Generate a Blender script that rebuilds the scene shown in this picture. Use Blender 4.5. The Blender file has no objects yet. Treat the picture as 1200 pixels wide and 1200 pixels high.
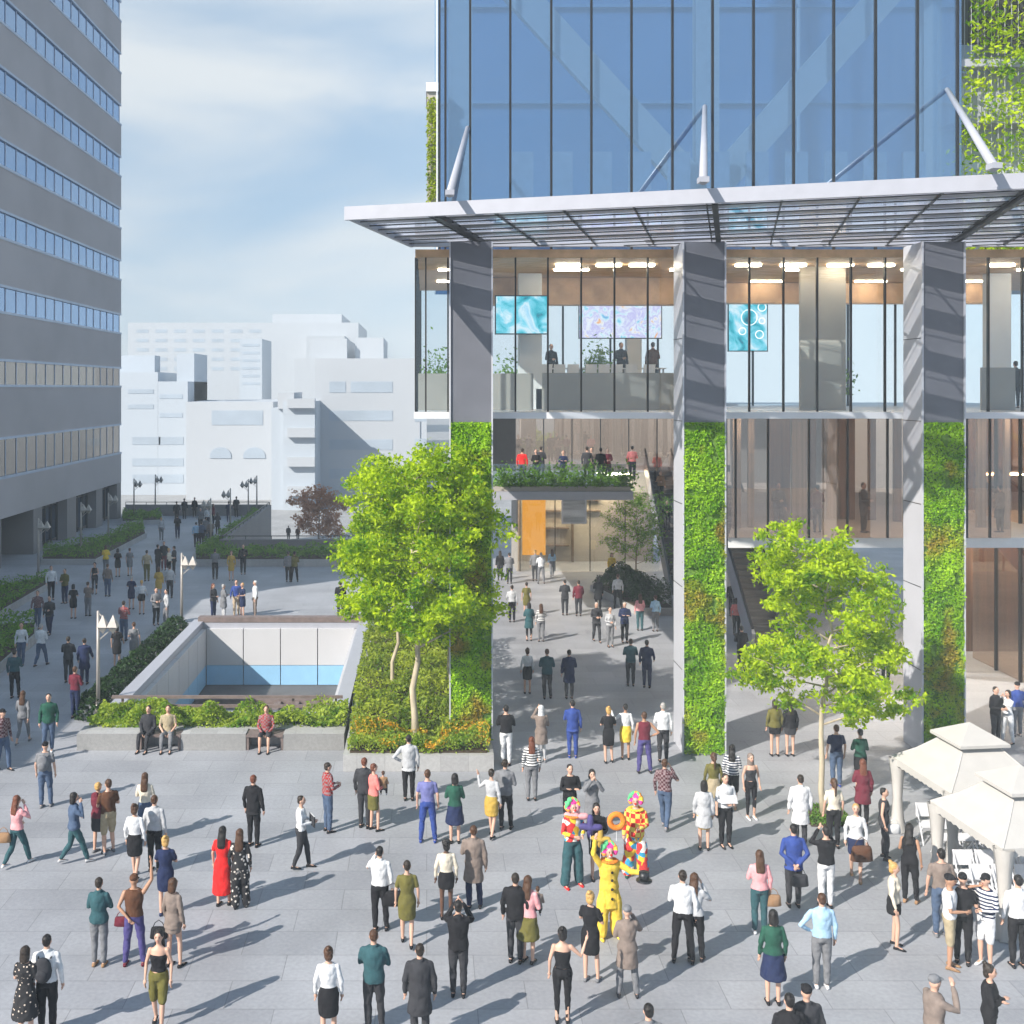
import bpy, bmesh, math, random
import numpy as np
from mathutils import Vector, Matrix, noise
R = math.radians
rnd = random.Random(7)
S = bpy.context.scene
COL = S.collection
F = 1250.0; PX = 500.0; HY = 455.0; CAMZ = 11.0

def P(px, py, Y):            # point at depth Y seen in direction px, py
    return ((px-PX)*Y/F, Y, CAMZ-(py-HY)*Y/F)
def G(px, py, z=0.0):        # ground point
    Y = F*(CAMZ-z)/(py-HY)
    return ((px-PX)*Y/F, Y)

# ---------------------------------------------------------------- mesh builder
class MB:
    def __init__(s): s.v = []; s.f = []; s.m = []
    def add(s, vs, fs, m=0):
        b = len(s.v); s.v.extend([tuple(x) for x in vs])
        s.f.extend([tuple(i+b for i in q) for q in fs]); s.m.extend([m]*len(fs))
        return s
    def box(s, x0, y0, z0, x1, y1, z1, m=0):
        vs = [(x0,y0,z0),(x1,y0,z0),(x1,y1,z0),(x0,y1,z0),(x0,y0,z1),(x1,y0,z1),(x1,y1,z1),(x0,y1,z1)]
        return s.add(vs, [(0,3,2,1),(4,5,6,7),(0,1,5,4),(1,2,6,5),(2,3,7,6),(3,0,4,7)], m)
    def bar(s, p0, p1, w, h, m=0, up=(0,0,1)):      # square bar between two points
        p0 = Vector(p0); p1 = Vector(p1); d = (p1-p0).normalized(); u = Vector(up)
        if abs(d.dot(u)) > .98: u = Vector((0,1,0))
        a = d.cross(u).normalized()*w/2; b = a.cross(d).normalized()*h/2
        vs = [p0-a-b, p0+a-b, p0+a+b, p0-a+b, p1-a-b, p1+a-b, p1+a+b, p1-a+b]
        return s.add(vs, [(0,3,2,1),(4,5,6,7),(0,1,5,4),(1,2,6,5),(2,3,7,6),(3,0,4,7)], m)
    def tube(s, pts, rs, n=8, m=0, cap=True):
        pts = [Vector(p) for p in pts]
        if not hasattr(rs, '__len__'): rs = [rs]*len(pts)
        rings = []; prev = None
        for i, p in enumerate(pts):
            d = (pts[min(i+1,len(pts)-1)]-pts[max(i-1,0)]).normalized()
            if prev is None:
                u = Vector((0,1,0)) if abs(d.z) > .6 else Vector((0,0,1))
                a = d.cross(u).normalized()
            else: a = (prev - d*prev.dot(d)).normalized()
            prev = a; b = d.cross(a)
            rings.append([p+(a*math.cos(t)+b*math.sin(t))*rs[i] for t in [2*math.pi*k/n for k in range(n)]])
        vs = [v for r in rings for v in r]; fs = []
        for i in range(len(rings)-1):
            for k in range(n):
                k2 = (k+1) % n
                fs.append((i*n+k, i*n+k2, (i+1)*n+k2, (i+1)*n+k))
        if cap:
            fs.append(tuple(range(n-1,-1,-1))); fs.append(tuple((len(rings)-1)*n+k for k in range(n)))
        return s.add(vs, fs, m)
    def limb(s, pts, rs, n=10):                      # tube with rounded ends
        pts = [Vector(p) for p in pts]
        d0 = (pts[0]-pts[1]).normalized(); d1 = (pts[-1]-pts[-2]).normalized()
        P2 = [pts[0]+d0*rs[0]*.95, pts[0]+d0*rs[0]*.6]+pts+[pts[-1]+d1*rs[-1]*.6, pts[-1]+d1*rs[-1]*.95]
        R2 = [rs[0]*.3, rs[0]*.8]+list(rs)+[rs[-1]*.8, rs[-1]*.3]
        return s.tube(P2, R2, n)
    def loft(s, lv, n=16, m=0):                      # (z, cx, cy, rx, ry)
        vs = []; fs = []
        for z, cx, cy, rx, ry in lv:
            for k in range(n):
                t = 2*math.pi*k/n
                vs.append((cx+rx*math.cos(t), cy+ry*math.sin(t), z))
        for i in range(len(lv)-1):
            for k in range(n):
                k2 = (k+1) % n
                fs.append((i*n+k, i*n+k2, (i+1)*n+k2, (i+1)*n+k))
        fs.append(tuple(range(n-1,-1,-1))); fs.append(tuple((len(lv)-1)*n+k for k in range(n)))
        return s.add(vs, fs, m)
    def ell(s, c, r, n=12, m=0):
        vs = [(c[0],c[1],c[2]-r[2])]; h = n//2
        for i in range(1, h):
            a = -math.pi/2+math.pi*i/h
            for k in range(n):
                t = 2*math.pi*k/n
                vs.append((c[0]+r[0]*math.cos(a)*math.cos(t), c[1]+r[1]*math.cos(a)*math.sin(t), c[2]+r[2]*math.sin(a)))
        vs.append((c[0],c[1],c[2]+r[2])); L = len(vs)-1; fs = []
        for k in range(n): fs.append((0, 1+(k+1)%n, 1+k))
        for i in range(h-2):
            for k in range(n):
                k2 = (k+1) % n; b = 1+i*n
                fs.append((b+k, b+k2, b+n+k2, b+n+k))
        b = 1+(h-2)*n
        for k in range(n): fs.append((b+k, b+(k+1)%n, L))
        return s.add(vs, fs, m)
    def prism(s, poly, z0, z1, m=0):                 # poly ccw
        n = len(poly)
        vs = [(x,y,z0) for x,y in poly]+[(x,y,z1) for x,y in poly]
        fs = [tuple(range(n-1,-1,-1)), tuple(range(n,2*n))]+[(i,(i+1)%n,n+(i+1)%n,n+i) for i in range(n)]
        return s.add(vs, fs, m)
    def xf(s, M):
        s.v = [tuple(M @ Vector(v)) for v in s.v]; return s
    def mesh(s, name, smooth=False):
        me = bpy.data.meshes.new(name)
        me.from_pydata(s.v, [], s.f)
        me.polygons.foreach_set('material_index', s.m)
        if smooth: me.polygons.foreach_set('use_smooth', [True]*len(s.f))
        me.update(); return me
    def build(s, name, mats, parent=None, smooth=False):
        me = s.mesh(name, smooth)
        for m in (mats if isinstance(mats, (list, tuple)) else [mats]): me.materials.append(m)
        return link(name, me, parent)

def link(name, me, parent=None):
    o = bpy.data.objects.new(name, me); COL.objects.link(o)
    if parent is not None: o.parent = parent
    return o
def tag(o, label=None, cat=None, group=None, kind=None):
    if label: o['label'] = label
    if cat: o['category'] = cat
    if group: o['group'] = group
    if kind: o['kind'] = kind
    return o
def thing(name, label, cat, loc=(0,0,0), rz=0, group=None):
    o = bpy.data.objects.new(name, None); COL.objects.link(o)
    o.empty_display_size = .2
    o.location = loc; o.rotation_euler = (0,0,rz)
    return tag(o, label, cat, group)
def put(o, loc, rz=0, sc=1):
    o.location = loc; o.rotation_euler = (0,0,rz); o.scale = (sc,sc,sc); return o
KIDS = {}
def kids(o):
    return [c for c in bpy.data.objects if c.parent == o]
def copy_tree(o, parent=None):
    c = o.copy(); COL.objects.link(c)
    if parent is not None: c.parent = parent
    if o.name not in KIDS: KIDS[o.name] = kids(o)
    for ch in KIDS[o.name]: copy_tree(ch, c)
    return c

# ---------------------------------------------------------------- materials
def newmat(name):
    m = bpy.data.materials.new(name); m.use_nodes = True
    nt = m.node_tree; nt.nodes.clear()
    out = nt.nodes.new('ShaderNodeOutputMaterial')
    return m, nt, out
def N(nt, t, **kw):
    n = nt.nodes.new(t)
    for k, v in kw.items():
        if k.startswith('i_'): n.inputs[k[2:].replace('_',' ')].default_value = v
        else: setattr(n, k, v)
    return n
def c4(c): return (c[0], c[1], c[2], 1)
MATS = {}
def pm(name, col, rough=.6, metal=0, var=.12, scale=3, bump=0, spec=.5, bscale=None, stretch=None, trans=0):
    if name in MATS: return MATS[name]
    m, nt, out = newmat(name)
    b = N(nt, 'ShaderNodeBsdfPrincipled'); nt.links.new(b.outputs[0], out.inputs[0])
    b.inputs['Roughness'].default_value = rough; b.inputs['Metallic'].default_value = metal
    b.inputs['Specular IOR Level'].default_value = spec
    tc = N(nt, 'ShaderNodeTexCoord'); vec = tc.outputs['Object']
    if stretch:
        mp = N(nt, 'ShaderNodeMapping'); mp.inputs['Scale'].default_value = stretch
        nt.links.new(vec, mp.inputs[0]); vec = mp.outputs[0]
    nz = N(nt, 'ShaderNodeTexNoise'); nz.inputs['Scale'].default_value = scale; nz.inputs['Detail'].default_value = 5
    nt.links.new(vec, nz.inputs['Vector'])
    mx = N(nt, 'ShaderNodeMix', data_type='RGBA')
    mx.inputs['A'].default_value = c4([max(0,x*(1-var)) for x in col]); mx.inputs['B'].default_value = c4([min(1,x*(1+var)) for x in col])
    rg = N(nt, 'ShaderNodeMapRange'); rg.inputs['From Min'].default_value = .3; rg.inputs['From Max'].default_value = .7
    nt.links.new(nz.outputs[0], rg.inputs[0]); nt.links.new(rg.outputs[0], mx.inputs['Factor'])
    nt.links.new(mx.outputs['Result'], b.inputs['Base Color'])
    if bump:
        n2 = N(nt, 'ShaderNodeTexNoise'); n2.inputs['Scale'].default_value = bscale or scale*8; n2.inputs['Detail'].default_value = 4
        nt.links.new(vec, n2.inputs['Vector'])
        bp = N(nt, 'ShaderNodeBump'); bp.inputs['Strength'].default_value = bump; bp.inputs['Distance'].default_value = .02
        nt.links.new(n2.outputs[0], bp.inputs['Height']); nt.links.new(bp.outputs[0], b.inputs['Normal'])
    MATS[name] = m; return m

def paver_mat(name, c1, c2, mortar, bw, bh, msize=.006, rough=.55):
    m, nt, out = newmat(name)
    b = N(nt, 'ShaderNodeBsdfPrincipled', i_Roughness=rough); nt.links.new(b.outputs[0], out.inputs[0])
    tc = N(nt, 'ShaderNodeTexCoord')
    br = N(nt, 'ShaderNodeTexBrick'); nt.links.new(tc.outputs['Object'], br.inputs['Vector'])
    br.inputs['Color1'].default_value = c4(c1); br.inputs['Color2'].default_value = c4(c2); br.inputs['Mortar'].default_value = c4(mortar)
    br.inputs['Scale'].default_value = 1; br.inputs['Mortar Size'].default_value = msize; br.inputs['Mortar Smooth'].default_value = .3
    br.inputs['Brick Width'].default_value = bw; br.inputs['Row Height'].default_value = bh
    nz = N(nt, 'ShaderNodeTexNoise'); nz.inputs['Scale'].default_value = .35; nz.inputs['Detail'].default_value = 8
    nt.links.new(tc.outputs['Object'], nz.inputs['Vector'])
    rg = N(nt, 'ShaderNodeMapRange'); rg.inputs['From Min'].default_value = .3; rg.inputs['From Max'].default_value = .7
    rg.inputs['To Min'].default_value = .78; rg.inputs['To Max'].default_value = 1.10
    nt.links.new(nz.outputs[0], rg.inputs[0])
    n3 = N(nt, 'ShaderNodeTexNoise'); n3.inputs['Scale'].default_value = 12; n3.inputs['Detail'].default_value = 6
    nt.links.new(tc.outputs['Object'], n3.inputs['Vector'])
    r3 = N(nt, 'ShaderNodeMapRange'); r3.inputs['From Min'].default_value = .3; r3.inputs['From Max'].default_value = .7
    r3.inputs['To Min'].default_value = .9; r3.inputs['To Max'].default_value = 1.08
    nt.links.new(n3.outputs[0], r3.inputs[0])
    mu = N(nt, 'ShaderNodeMath', operation='MULTIPLY'); nt.links.new(rg.outputs[0], mu.inputs[0]); nt.links.new(r3.outputs[0], mu.inputs[1])
    vm = N(nt, 'ShaderNodeVectorMath', operation='SCALE'); nt.links.new(br.outputs['Color'], vm.inputs[0]); nt.links.new(mu.outputs[0], vm.inputs['Scale'])
    nt.links.new(vm.outputs[0], b.inputs['Base Color'])
    bp = N(nt, 'ShaderNodeBump', invert=True); bp.inputs['Strength'].default_value = .4; bp.inputs['Distance'].default_value = .01
    nt.links.new(br.outputs['Fac'], bp.inputs['Height']); nt.links.new(bp.outputs[0], b.inputs['Normal'])
    return m

def glass_mat(name, tint, transp=.5, refl=(1,1,1), rough=.02, diff=None, difff=0, transl=0):
    m, nt, out = newmat(name)
    t = N(nt, 'ShaderNodeBsdfTransparent'); t.inputs[0].default_value = c4(tint)
    g = N(nt, 'ShaderNodeBsdfGlossy'); g.inputs[0].default_value = c4(refl); g.inputs['Roughness'].default_value = rough
    lw = N(nt, 'ShaderNodeLayerWeight'); lw.inputs[0].default_value = .5
    pw = N(nt, 'ShaderNodeMath', operation='POWER'); pw.inputs[1].default_value = 4.5; nt.links.new(lw.outputs['Facing'], pw.inputs[0])
    ad = N(nt, 'ShaderNodeMath', operation='ADD', use_clamp=True); ad.inputs[1].default_value = (1-transp)*.75
    nt.links.new(pw.outputs[0], ad.inputs[0])
    mx = N(nt, 'ShaderNodeMixShader'); nt.links.new(ad.outputs[0], mx.inputs[0])
    nt.links.new(t.outputs[0], mx.inputs[1]); nt.links.new(g.outputs[0], mx.inputs[2])
    if difff:
        d = N(nt, 'ShaderNodeBsdfDiffuse'); d.inputs[0].default_value = c4(diff)
        m2 = N(nt, 'ShaderNodeMixShader'); m2.inputs[0].default_value = difff
        nt.links.new(mx.outputs[0], m2.inputs[1]); nt.links.new(d.outputs[0], m2.inputs[2]); mx = m2
    if transl:
        d = N(nt, 'ShaderNodeBsdfTranslucent'); d.inputs[0].default_value = (.75,.78,.86,1)
        m2 = N(nt, 'ShaderNodeMixShader'); m2.inputs[0].default_value = transl
        nt.links.new(mx.outputs[0], m2.inputs[1]); nt.links.new(d.outputs[0], m2.inputs[2]); mx = m2
    nt.links.new(mx.outputs[0], out.inputs[0])
    return m

def leaf_mat(name, c1, c2, c3=None, patch=1.2, trans=.45):
    m, nt, out = newmat(name)
    gm = N(nt, 'ShaderNodeNewGeometry')
    rp = N(nt, 'ShaderNodeValToRGB'); e = rp.color_ramp.elements
    e[0].color = c4(c1); e[1].color = c4(c2); e[0].position = .1; e[1].position = .8
    tc = N(nt, 'ShaderNodeTexCoord')
    nz = N(nt, 'ShaderNodeTexNoise'); nz.inputs['Scale'].default_value = patch; nz.inputs['Detail'].default_value = 2
    nt.links.new(tc.outputs['Object'], nz.inputs['Vector'])
    # clumps + per-leaf variation
    a = N(nt, 'ShaderNodeMath', operation='MULTIPLY_ADD'); a.inputs[1].default_value = .45
    nt.links.new(gm.outputs['Random Per Island'], a.inputs[0])
    r = N(nt, 'ShaderNodeMapRange'); r.inputs['From Min'].default_value = .35; r.inputs['From Max'].default_value = .65; r.inputs['To Max'].default_value = .6
    nt.links.new(nz.outputs[0], r.inputs[0]); nt.links.new(r.outputs[0], a.inputs[2]); nt.links.new(a.outputs[0], rp.inputs[0])
    colo = rp.outputs[0]
    if c3:
        n2 = N(nt, 'ShaderNodeTexNoise'); n2.inputs['Scale'].default_value = patch*.9; n2.inputs['Detail'].default_value = 3
        mp = N(nt, 'ShaderNodeMapping'); mp.inputs['Location'].default_value = (13,7,5)
        nt.links.new(tc.outputs['Object'], mp.inputs[0]); nt.links.new(mp.outputs[0], n2.inputs['Vector'])
        r2 = N(nt, 'ShaderNodeMapRange'); r2.inputs['From Min'].default_value = .55; r2.inputs['From Max'].default_value = .68
        nt.links.new(n2.outputs[0], r2.inputs[0])
        mx = N(nt, 'ShaderNodeMix', data_type='RGBA'); nt.links.new(r2.outputs[0], mx.inputs['Factor'])
        nt.links.new(colo, mx.inputs['A']); mx.inputs['B'].default_value = c4(c3); colo = mx.outputs['Result']
    d = N(nt, 'ShaderNodeBsdfPrincipled'); d.inputs['Roughness'].default_value = .5; d.inputs['Specular IOR Level'].default_value = .25
    t = N(nt, 'ShaderNodeBsdfTranslucent')
    nt.links.new(colo, d.inputs['Base Color']); nt.links.new(colo, t.inputs[0])
    mx = N(nt, 'ShaderNodeMixShader'); mx.inputs[0].default_value = trans
    nt.links.new(d.outputs[0], mx.inputs[1]); nt.links.new(t.outputs[0], mx.inputs[2]); nt.links.new(mx.outputs[0], out.inputs[0])
    return m

def leaves(mb, pts, size, up=.3, m=0, r=rnd):
    for p in pts:
        n = Vector((r.gauss(0,1), r.gauss(0,1), r.gauss(0,1)+up)).normalized()
        t = n.orthogonal().normalized(); t.rotate(Matrix.Rotation(r.random()*6.28, 3, n)); b = n.cross(t)
        s = size*r.uniform(.6,1.3); p = Vector(p)
        mb.add([p-t*s, p-b*s*.5+n*s*.12, p+t*s, p+b*s*.5+n*s*.12], [(0,1,2,3)], m)

def emis_screen(name, kind):
    m, nt, out = newmat(name)
    tc = N(nt, 'ShaderNodeTexCoord'); nz = N(nt, 'ShaderNodeTexNoise'); nz.inputs['Scale'].default_value = 2.2 if kind == 'multi' else 1.4
    nz.inputs['Detail'].default_value = 4; nz.inputs['Distortion'].default_value = 1.2
    nt.links.new(tc.outputs['Object'], nz.inputs['Vector'])
    rp = N(nt, 'ShaderNodeValToRGB'); cr = rp.color_ramp
    cols = {'multi': [(.15,.25,.7),(.3,.75,.9),(.9,.95,1),(.62,.55,.9),(.95,.97,1),(1,.45,.15)], 'cyan': [(.02,.12,.2),(.03,.5,.6),(.25,.75,.9),(.8,.95,1),(.3,.7,.95)]}[kind]
    cr.elements[0].color = c4(cols[0]); cr.elements[0].position = .28; cr.elements[1].color = c4(cols[-1]); cr.elements[1].position = .72
    for i, c in enumerate(cols[1:-1]):
        e = cr.elements.new(.28+.44*(i+1)/(len(cols)-1)); e.color = c4(c)
    nt.links.new(nz.outputs[0], rp.inputs[0])
    em = N(nt, 'ShaderNodeEmission'); em.inputs[1].default_value = .68; nt.links.new(rp.outputs[0], em.inputs[0]); nt.links.new(em.outputs[0], out.inputs[0])
    return m
def emis(name, col, st):
    m, nt, out = newmat(name); em = N(nt, 'ShaderNodeEmission'); em.inputs[0].default_value = c4(col); em.inputs[1].default_value = st
    nt.links.new(em.outputs[0], out.inputs[0]); return m
# ================================================================ PEOPLE
VOX = []
def remesh(mb, name, vox=.016, it=3, fac=.5, fold=0):
    me = mb.mesh(name+'_raw'); o = bpy.data.objects.new('tmp', me); COL.objects.link(o)
    md = o.modifiers.new('r', 'REMESH'); md.mode = 'VOXEL'; md.voxel_size = vox; md.use_smooth_shade = True
    ms = o.modifiers.new('s', 'SMOOTH'); ms.factor = fac; ms.iterations = it
    dg = bpy.context.evaluated_depsgraph_get(); dg.update()
    r = bpy.data.meshes.new_from_object(o.evaluated_get(dg))
    bpy.data.objects.remove(o); bpy.data.meshes.remove(me); r.name = name
    r.polygons.foreach_set('use_smooth', [True]*len(r.polygons))
    if fold:
        NN = [v.normal.copy() for v in r.vertices]; CC = [v.co.copy() for v in r.vertices]; OUT = []
        for c, nn in zip(CC, NN):
            n = noise.noise(Vector((c.x*9+c.z*4, c.y*9, c.z*7)))+.5*noise.noise(Vector((c.x*20, c.y*20+c.z*9, c.z*12)))
            OUT.extend(c+nn*(fold*n))
        r.vertices.foreach_set('co', OUT); r.update()
    return r

ARM = {  # elbow, wrist for the side x>0 (x mirrored), person faces -Y
 'down':((.245,.02,1.15),(.25,-.05,.90)), 'cross':((.25,-.05,1.16),(-.03,-.20,1.20)), 'hip':((.40,.07,1.17),(.20,-.05,1.03)),
 'ear':((.29,-.14,1.21),(.12,-.13,1.50)), 'photo':((.25,-.22,1.30),(.07,-.27,1.56)), 'hold':((.24,-.03,1.14),(.10,-.25,1.14)),
 'back':((.27,.09,1.16),(.06,.18,.98)), 'up':((.33,-.04,1.63),(.31,-.08,1.90)), 'out':((.38,-.14,1.28),(.52,-.34,1.33)),
 'wave':((.37,-.02,1.22),(.47,-.12,1.46)), 'swf':((.24,-.07,1.16),(.22,-.27,.98)), 'swb':((.25,.13,1.17),(.25,.17,.92)),
 'lap':((.24,-.05,1.13),(.09,-.27,.97)), 'point':((.34,-.18,1.40),(.42,-.44,1.46)) }
LEG = {  # per leg (right x<0, left x>0): knee, ankle ; hip drop
 'stand':(((.095,-.015,.48),(.095,0,.08)),((.095,-.015,.48),(.095,0,.08)),0),
 'apart':(((.14,-.015,.48),(.18,0,.08)),((.13,-.015,.48),(.16,.02,.08)),0),
 'relax':(((.10,-.08,.49),(.13,-.06,.08)),((.10,0,.48),(.09,.03,.08)),.005),
 'walk':(((.095,-.17,.51),(.09,-.30,.09)),((.095,.07,.47),(.10,.30,.14)),.03),
 'step':(((.095,.03,.48),(.09,.17,.11)),((.095,-.12,.50),(.09,-.17,.08)),.015),
 'sit':(((.13,-.42,.50),(.14,-.44,.08)),((.13,-.42,.50),(.12,-.46,.08)),.45) }
TORSO = {'m':[(.88,.15,.11),(.96,.165,.115),(1.04,.155,.108),(1.12,.142,.10),(1.24,.16,.112),(1.35,.178,.115),(1.42,.165,.098),(1.465,.10,.07),(1.49,.058,.056)],
         'f':[(.88,.155,.115),(.95,.172,.12),(1.03,.145,.105),(1.11,.12,.09),(1.23,.138,.108),(1.33,.152,.108),(1.41,.14,.088),(1.46,.08,.062),(1.49,.05,.05)]}
SH = {'m':.185,'f':.16}
def sk(sex, legs, aL, aR):
    dz = -LEG[legs][2]
    d = {}
    for side, sg, a in (('L',1,aL),('R',-1,aR)):
        e, w = ARM[a]; sc = 1 if sex == 'm' else .92
        d['sh'+side] = Vector((sg*(SH[sex]-.008), 0, 1.395+dz)); d['el'+side] = Vector((sg*e[0]*sc, e[1], e[2]+dz)); d['wr'+side] = Vector((sg*w[0]*sc, w[1], w[2]+dz))
    for side, sg, k in (('R',-1,0),('L',1,1)):
        kn, an = LEG[legs][k]
        d['hi'+side] = Vector((sg*.09, 0, .91+dz)); d['kn'+side] = Vector((sg*kn[0], kn[1], kn[2])); d['an'+side] = Vector((sg*an[0], an[1], an[2]))
    d['dz'] = dz; return d
def torso(mb, sex, dz, z0, z1, g):
    lv = [(z+dz, 0, (.0 if z > 1.0 else .01), rx+g, ry+g) for z, rx, ry in TORSO[sex] if z0 <= z <= z1]
    mb.loft(lv, 18)
def hand(mb, wr, el, curl, sg):
    d = (wr-el).normalized(); up = Vector((0,-1,0)) if abs(d.y) < .7 else Vector((0,0,1))
    lat = d.cross(Vector((sg,0,0))) if abs(d.x) < .7 else d.cross(Vector((0,0,1)))
    lat.normalize(); nrm = lat.cross(d).normalized()*(1 if sg > 0 else -1)
    root = wr+d*.085
    for k, L in enumerate((.068,.078,.073,.058)):
        b = root+lat*(.028-.019*k); a = b+d*L*.5+nrm*.006; c = a+(d*(1-curl)+nrm*curl).normalized()*L*.5
        mb.tube([b-d*.02, b, a, c], [.0095,.0095,.0085,.006], 5)
    b = wr+d*.03+lat*.03; mb.tube([b-lat*.02, b+d*.025+lat*.014, b+d*.055+lat*.022+nrm*.012], [.012,.0105,.007], 5)
BC = {}
def body(sex, legs, aL, aR):
    key = ('body',sex,legs,aL,aR)
    if key in BC: return BC[key]
    d = sk(sex,legs,aL,aR); mb = MB(); dz = d['dz']; k = 1 if sex == 'm' else .9
    torso(mb, sex, dz, .8, 1.6, -.012)
    mb.limb([(0,.012,1.44+dz),(0,0,1.56+dz)], [.055*k,.05*k])
    mb.ell((0,-.008,1.635+dz),(.074,.092,.108),16); mb.ell((0,-.035,1.575+dz),(.05,.05,.05),12)     # skull, jaw
    mb.limb([(0,-.09,1.645+dz),(0,-.108,1.612+dz)],[.010,.015],8)                                     # nose
    for sg in (-1,1): mb.ell((sg*.076,.005,1.625+dz),(.013,.022,.032),8)
    for s in 'LR':
        sg = 1 if s == 'L' else -1
        sh, el, wr = d['sh'+s], d['el'+s], d['wr'+s]; dd = (wr-el).normalized()
        mb.limb([sh, sh.lerp(el,.5), el, el.lerp(wr,.4), wr], [.05*k,.044*k,.037*k,.036*k,.024*k])
        q = MB(); q.ell((0,0,0),(.04,.022,.055),10)
        rot = dd.to_track_quat('Z','Y').to_matrix().to_4x4(); q.xf(Matrix.Translation(wr+dd*.05) @ rot); mb.add(q.v, q.f)
        hi, kn, an = d['hi'+s], d['kn'+s], d['an'+s]
        mb.limb([hi, hi.lerp(kn,.4), kn, kn.lerp(an,.3), an], [.088,.078*k,.053*k,.054*k,.034])
        mb.limb([an+Vector((0,.03,-.035)), an+Vector((0,-.10,-.05))], [.034,.03])
    me = remesh(mb, 'person_body', .0155)
    # fingers and facial features joined into the same mesh
    q = MB(); q.v = [tuple(v.co) for v in me.vertices]; q.f = [tuple(p.vertices) for p in me.polygons]; q.m = [0]*len(q.f)
    for s in 'LR': hand(q, d['wr'+s], d['el'+s], .45, 1 if s == 'L' else -1)
    for sg in (-1,1): q.ell((sg*.029,-.089,1.645+dz),(.013,.008,.008),8,1); q.ell((sg*.03,-.09,1.665+dz),(.02,.008,.0045),8,1)
    q.ell((0,-.086,1.578+dz),(.024,.01,.007),8,2)
    bpy.data.meshes.remove(me)
    me = q.mesh('person_body', True); BC[key] = me; return me
def sleeve(mb, d, s, frac, r):
    sh, el, wr = d['sh'+s], d['el'+s], d['wr'+s]
    if frac <= 0: return
    if frac < 1: pts = [sh, sh.lerp(el,.5*frac), sh.lerp(el, frac)]; rs = [.053+r,.049+r,.047+r]
    elif frac < 2: pts = [sh, sh.lerp(el,.5), el, el.lerp(wr, frac-1)]; rs = [.051+r,.047+r,.042+r,.04+r]
    else: pts = [sh, sh.lerp(el,.5), el, el.lerp(wr,.5), el.lerp(wr,.97)]; rs = [.051+r,.047+r,.042+r,.037+r,.031+r]
    mb.limb(pts, rs)
TOPS = {  # kind: (z bottom, sleeve, looseness)
 't-shirt':(.93,.65,.006),'shirt':(.90,2,.008),'blouse':(.93,2,.004),'top':(.96,0,.0),'sweater':(.90,2,.012),'jacket':(.86,2,.018),
 'coat':(.60,2,.022),'hoodie':(.86,2,.02),'vest':(.90,0,.008),'suit jacket':(.82,2,.014),'tunic':(.80,2,.012),'polo':(.92,.7,.007)}
def top(kind, sex, legs, aL, aR):
    ak = (aL,aR) if TOPS[kind][1] > 0 else ('','')
    key = ('top',kind,sex,LEG[legs][2], legs if kind in('coat','tunic') else '')+ak
    if key in BC: return BC[key]
    d = sk(sex,legs,aL,aR); dz = d['dz']; zb, sl, g = TOPS[kind]; mb = MB()
    lv = [(z, rx, ry) for z, rx, ry in TORSO[sex] if zb < z < 1.47]
    k = 1 if kind != 'top' else .6
    L = []
    if legs != 'sit' and zb < .86:
        sp = .03 if legs in ('walk','step') else 0
        L += [(zb, 0, .005, .19+g+sp*.3, .155+g+sp*1.5), ((zb+.88)/2, 0, .005, .182+g, .145+g+sp)]
    L += [(z+dz, 0, .005, rx+g+.008, ry+g+.010) for z, rx, ry in lv]
    if kind == 'top': L = [l for l in L if l[0] < 1.40+dz]
    mb.loft(L, 18)
    if sex == 'f':
        for sg in (-1,1): mb.ell((sg*.062,-.085-g,1.27+dz),(.055,.045,.055),10)
    if kind in ('hoodie',): mb.ell((0,.085,1.46+dz),(.10,.055,.07),12)
    if kind in ('shirt','jacket','coat','suit jacket','polo'): mb.loft([(1.455+dz,0,0,.085,.078),(1.505+dz,0,.012,.066,.066)],14)
    for s in 'LR': sleeve(mb, d, s, sl, g*.6)
    if sl > 0:
        pass
    me = remesh(mb, kind.replace(' ','_').replace('-','_'), .0155, fold=.011); BC[key] = me; return me
BOTS = {'trousers':(1,.0),'jeans':(1,.002),'shorts':(.0,.012),'leggings':(1,-.012),'wide trousers':(1,.03),'baggy trousers':(1,.05)}
def bottom(kind, sex, legs):
    key = ('bot',kind,sex,legs)
    if key in BC: return BC[key]
    d = sk(sex,legs,'down','down'); dz = d['dz']; mb = MB()
    if kind in BOTS:
        full, g = BOTS[kind]
        mb.loft([(z+dz,0,.01,rx+.010,ry+.012) for z,rx,ry in TORSO[sex] if .9 < z < 1.08 or z == .88], 18)
        for s in 'LR':
            hi, kn, an = d['hi'+s], d['kn'+s], d['an'+s]
            if full: mb.limb([hi, hi.lerp(kn,.45), kn, kn.lerp(an,.4), kn.lerp(an,.93)], [.098,.09+g,.07+g,.066+g*1.2,.052+g*1.6])
            else: mb.limb([hi, hi.lerp(kn,.45), hi.lerp(kn,.92)], [.098,.092,.082])
    else:
        zl = {'skirt':.56,'short skirt':.70,'long skirt':.30,'pleated skirt':.52}[kind]
        fl = {'skirt':.0,'short skirt':.0,'long skirt':.06,'pleated skirt':.07}[kind]
        if legs in ('walk',): fl += .05
        mb.loft([(1.08+dz,0,.01,.140,.11),(1.0+dz,0,.01,.168,.125),(.92+dz,0,.01,.188,.14),((.9+zl)/2,0,.01,.182+fl*.5,.142+fl*.7),(zl+.01,0,.01,.172+fl,.14+fl*1.4),(zl,0,.01,.16+fl,.13+fl*1.4)], 20)
    me = remesh(mb, kind.replace(' ','_'), .0165, fold=.012); BC[key] = me; return me
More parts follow.
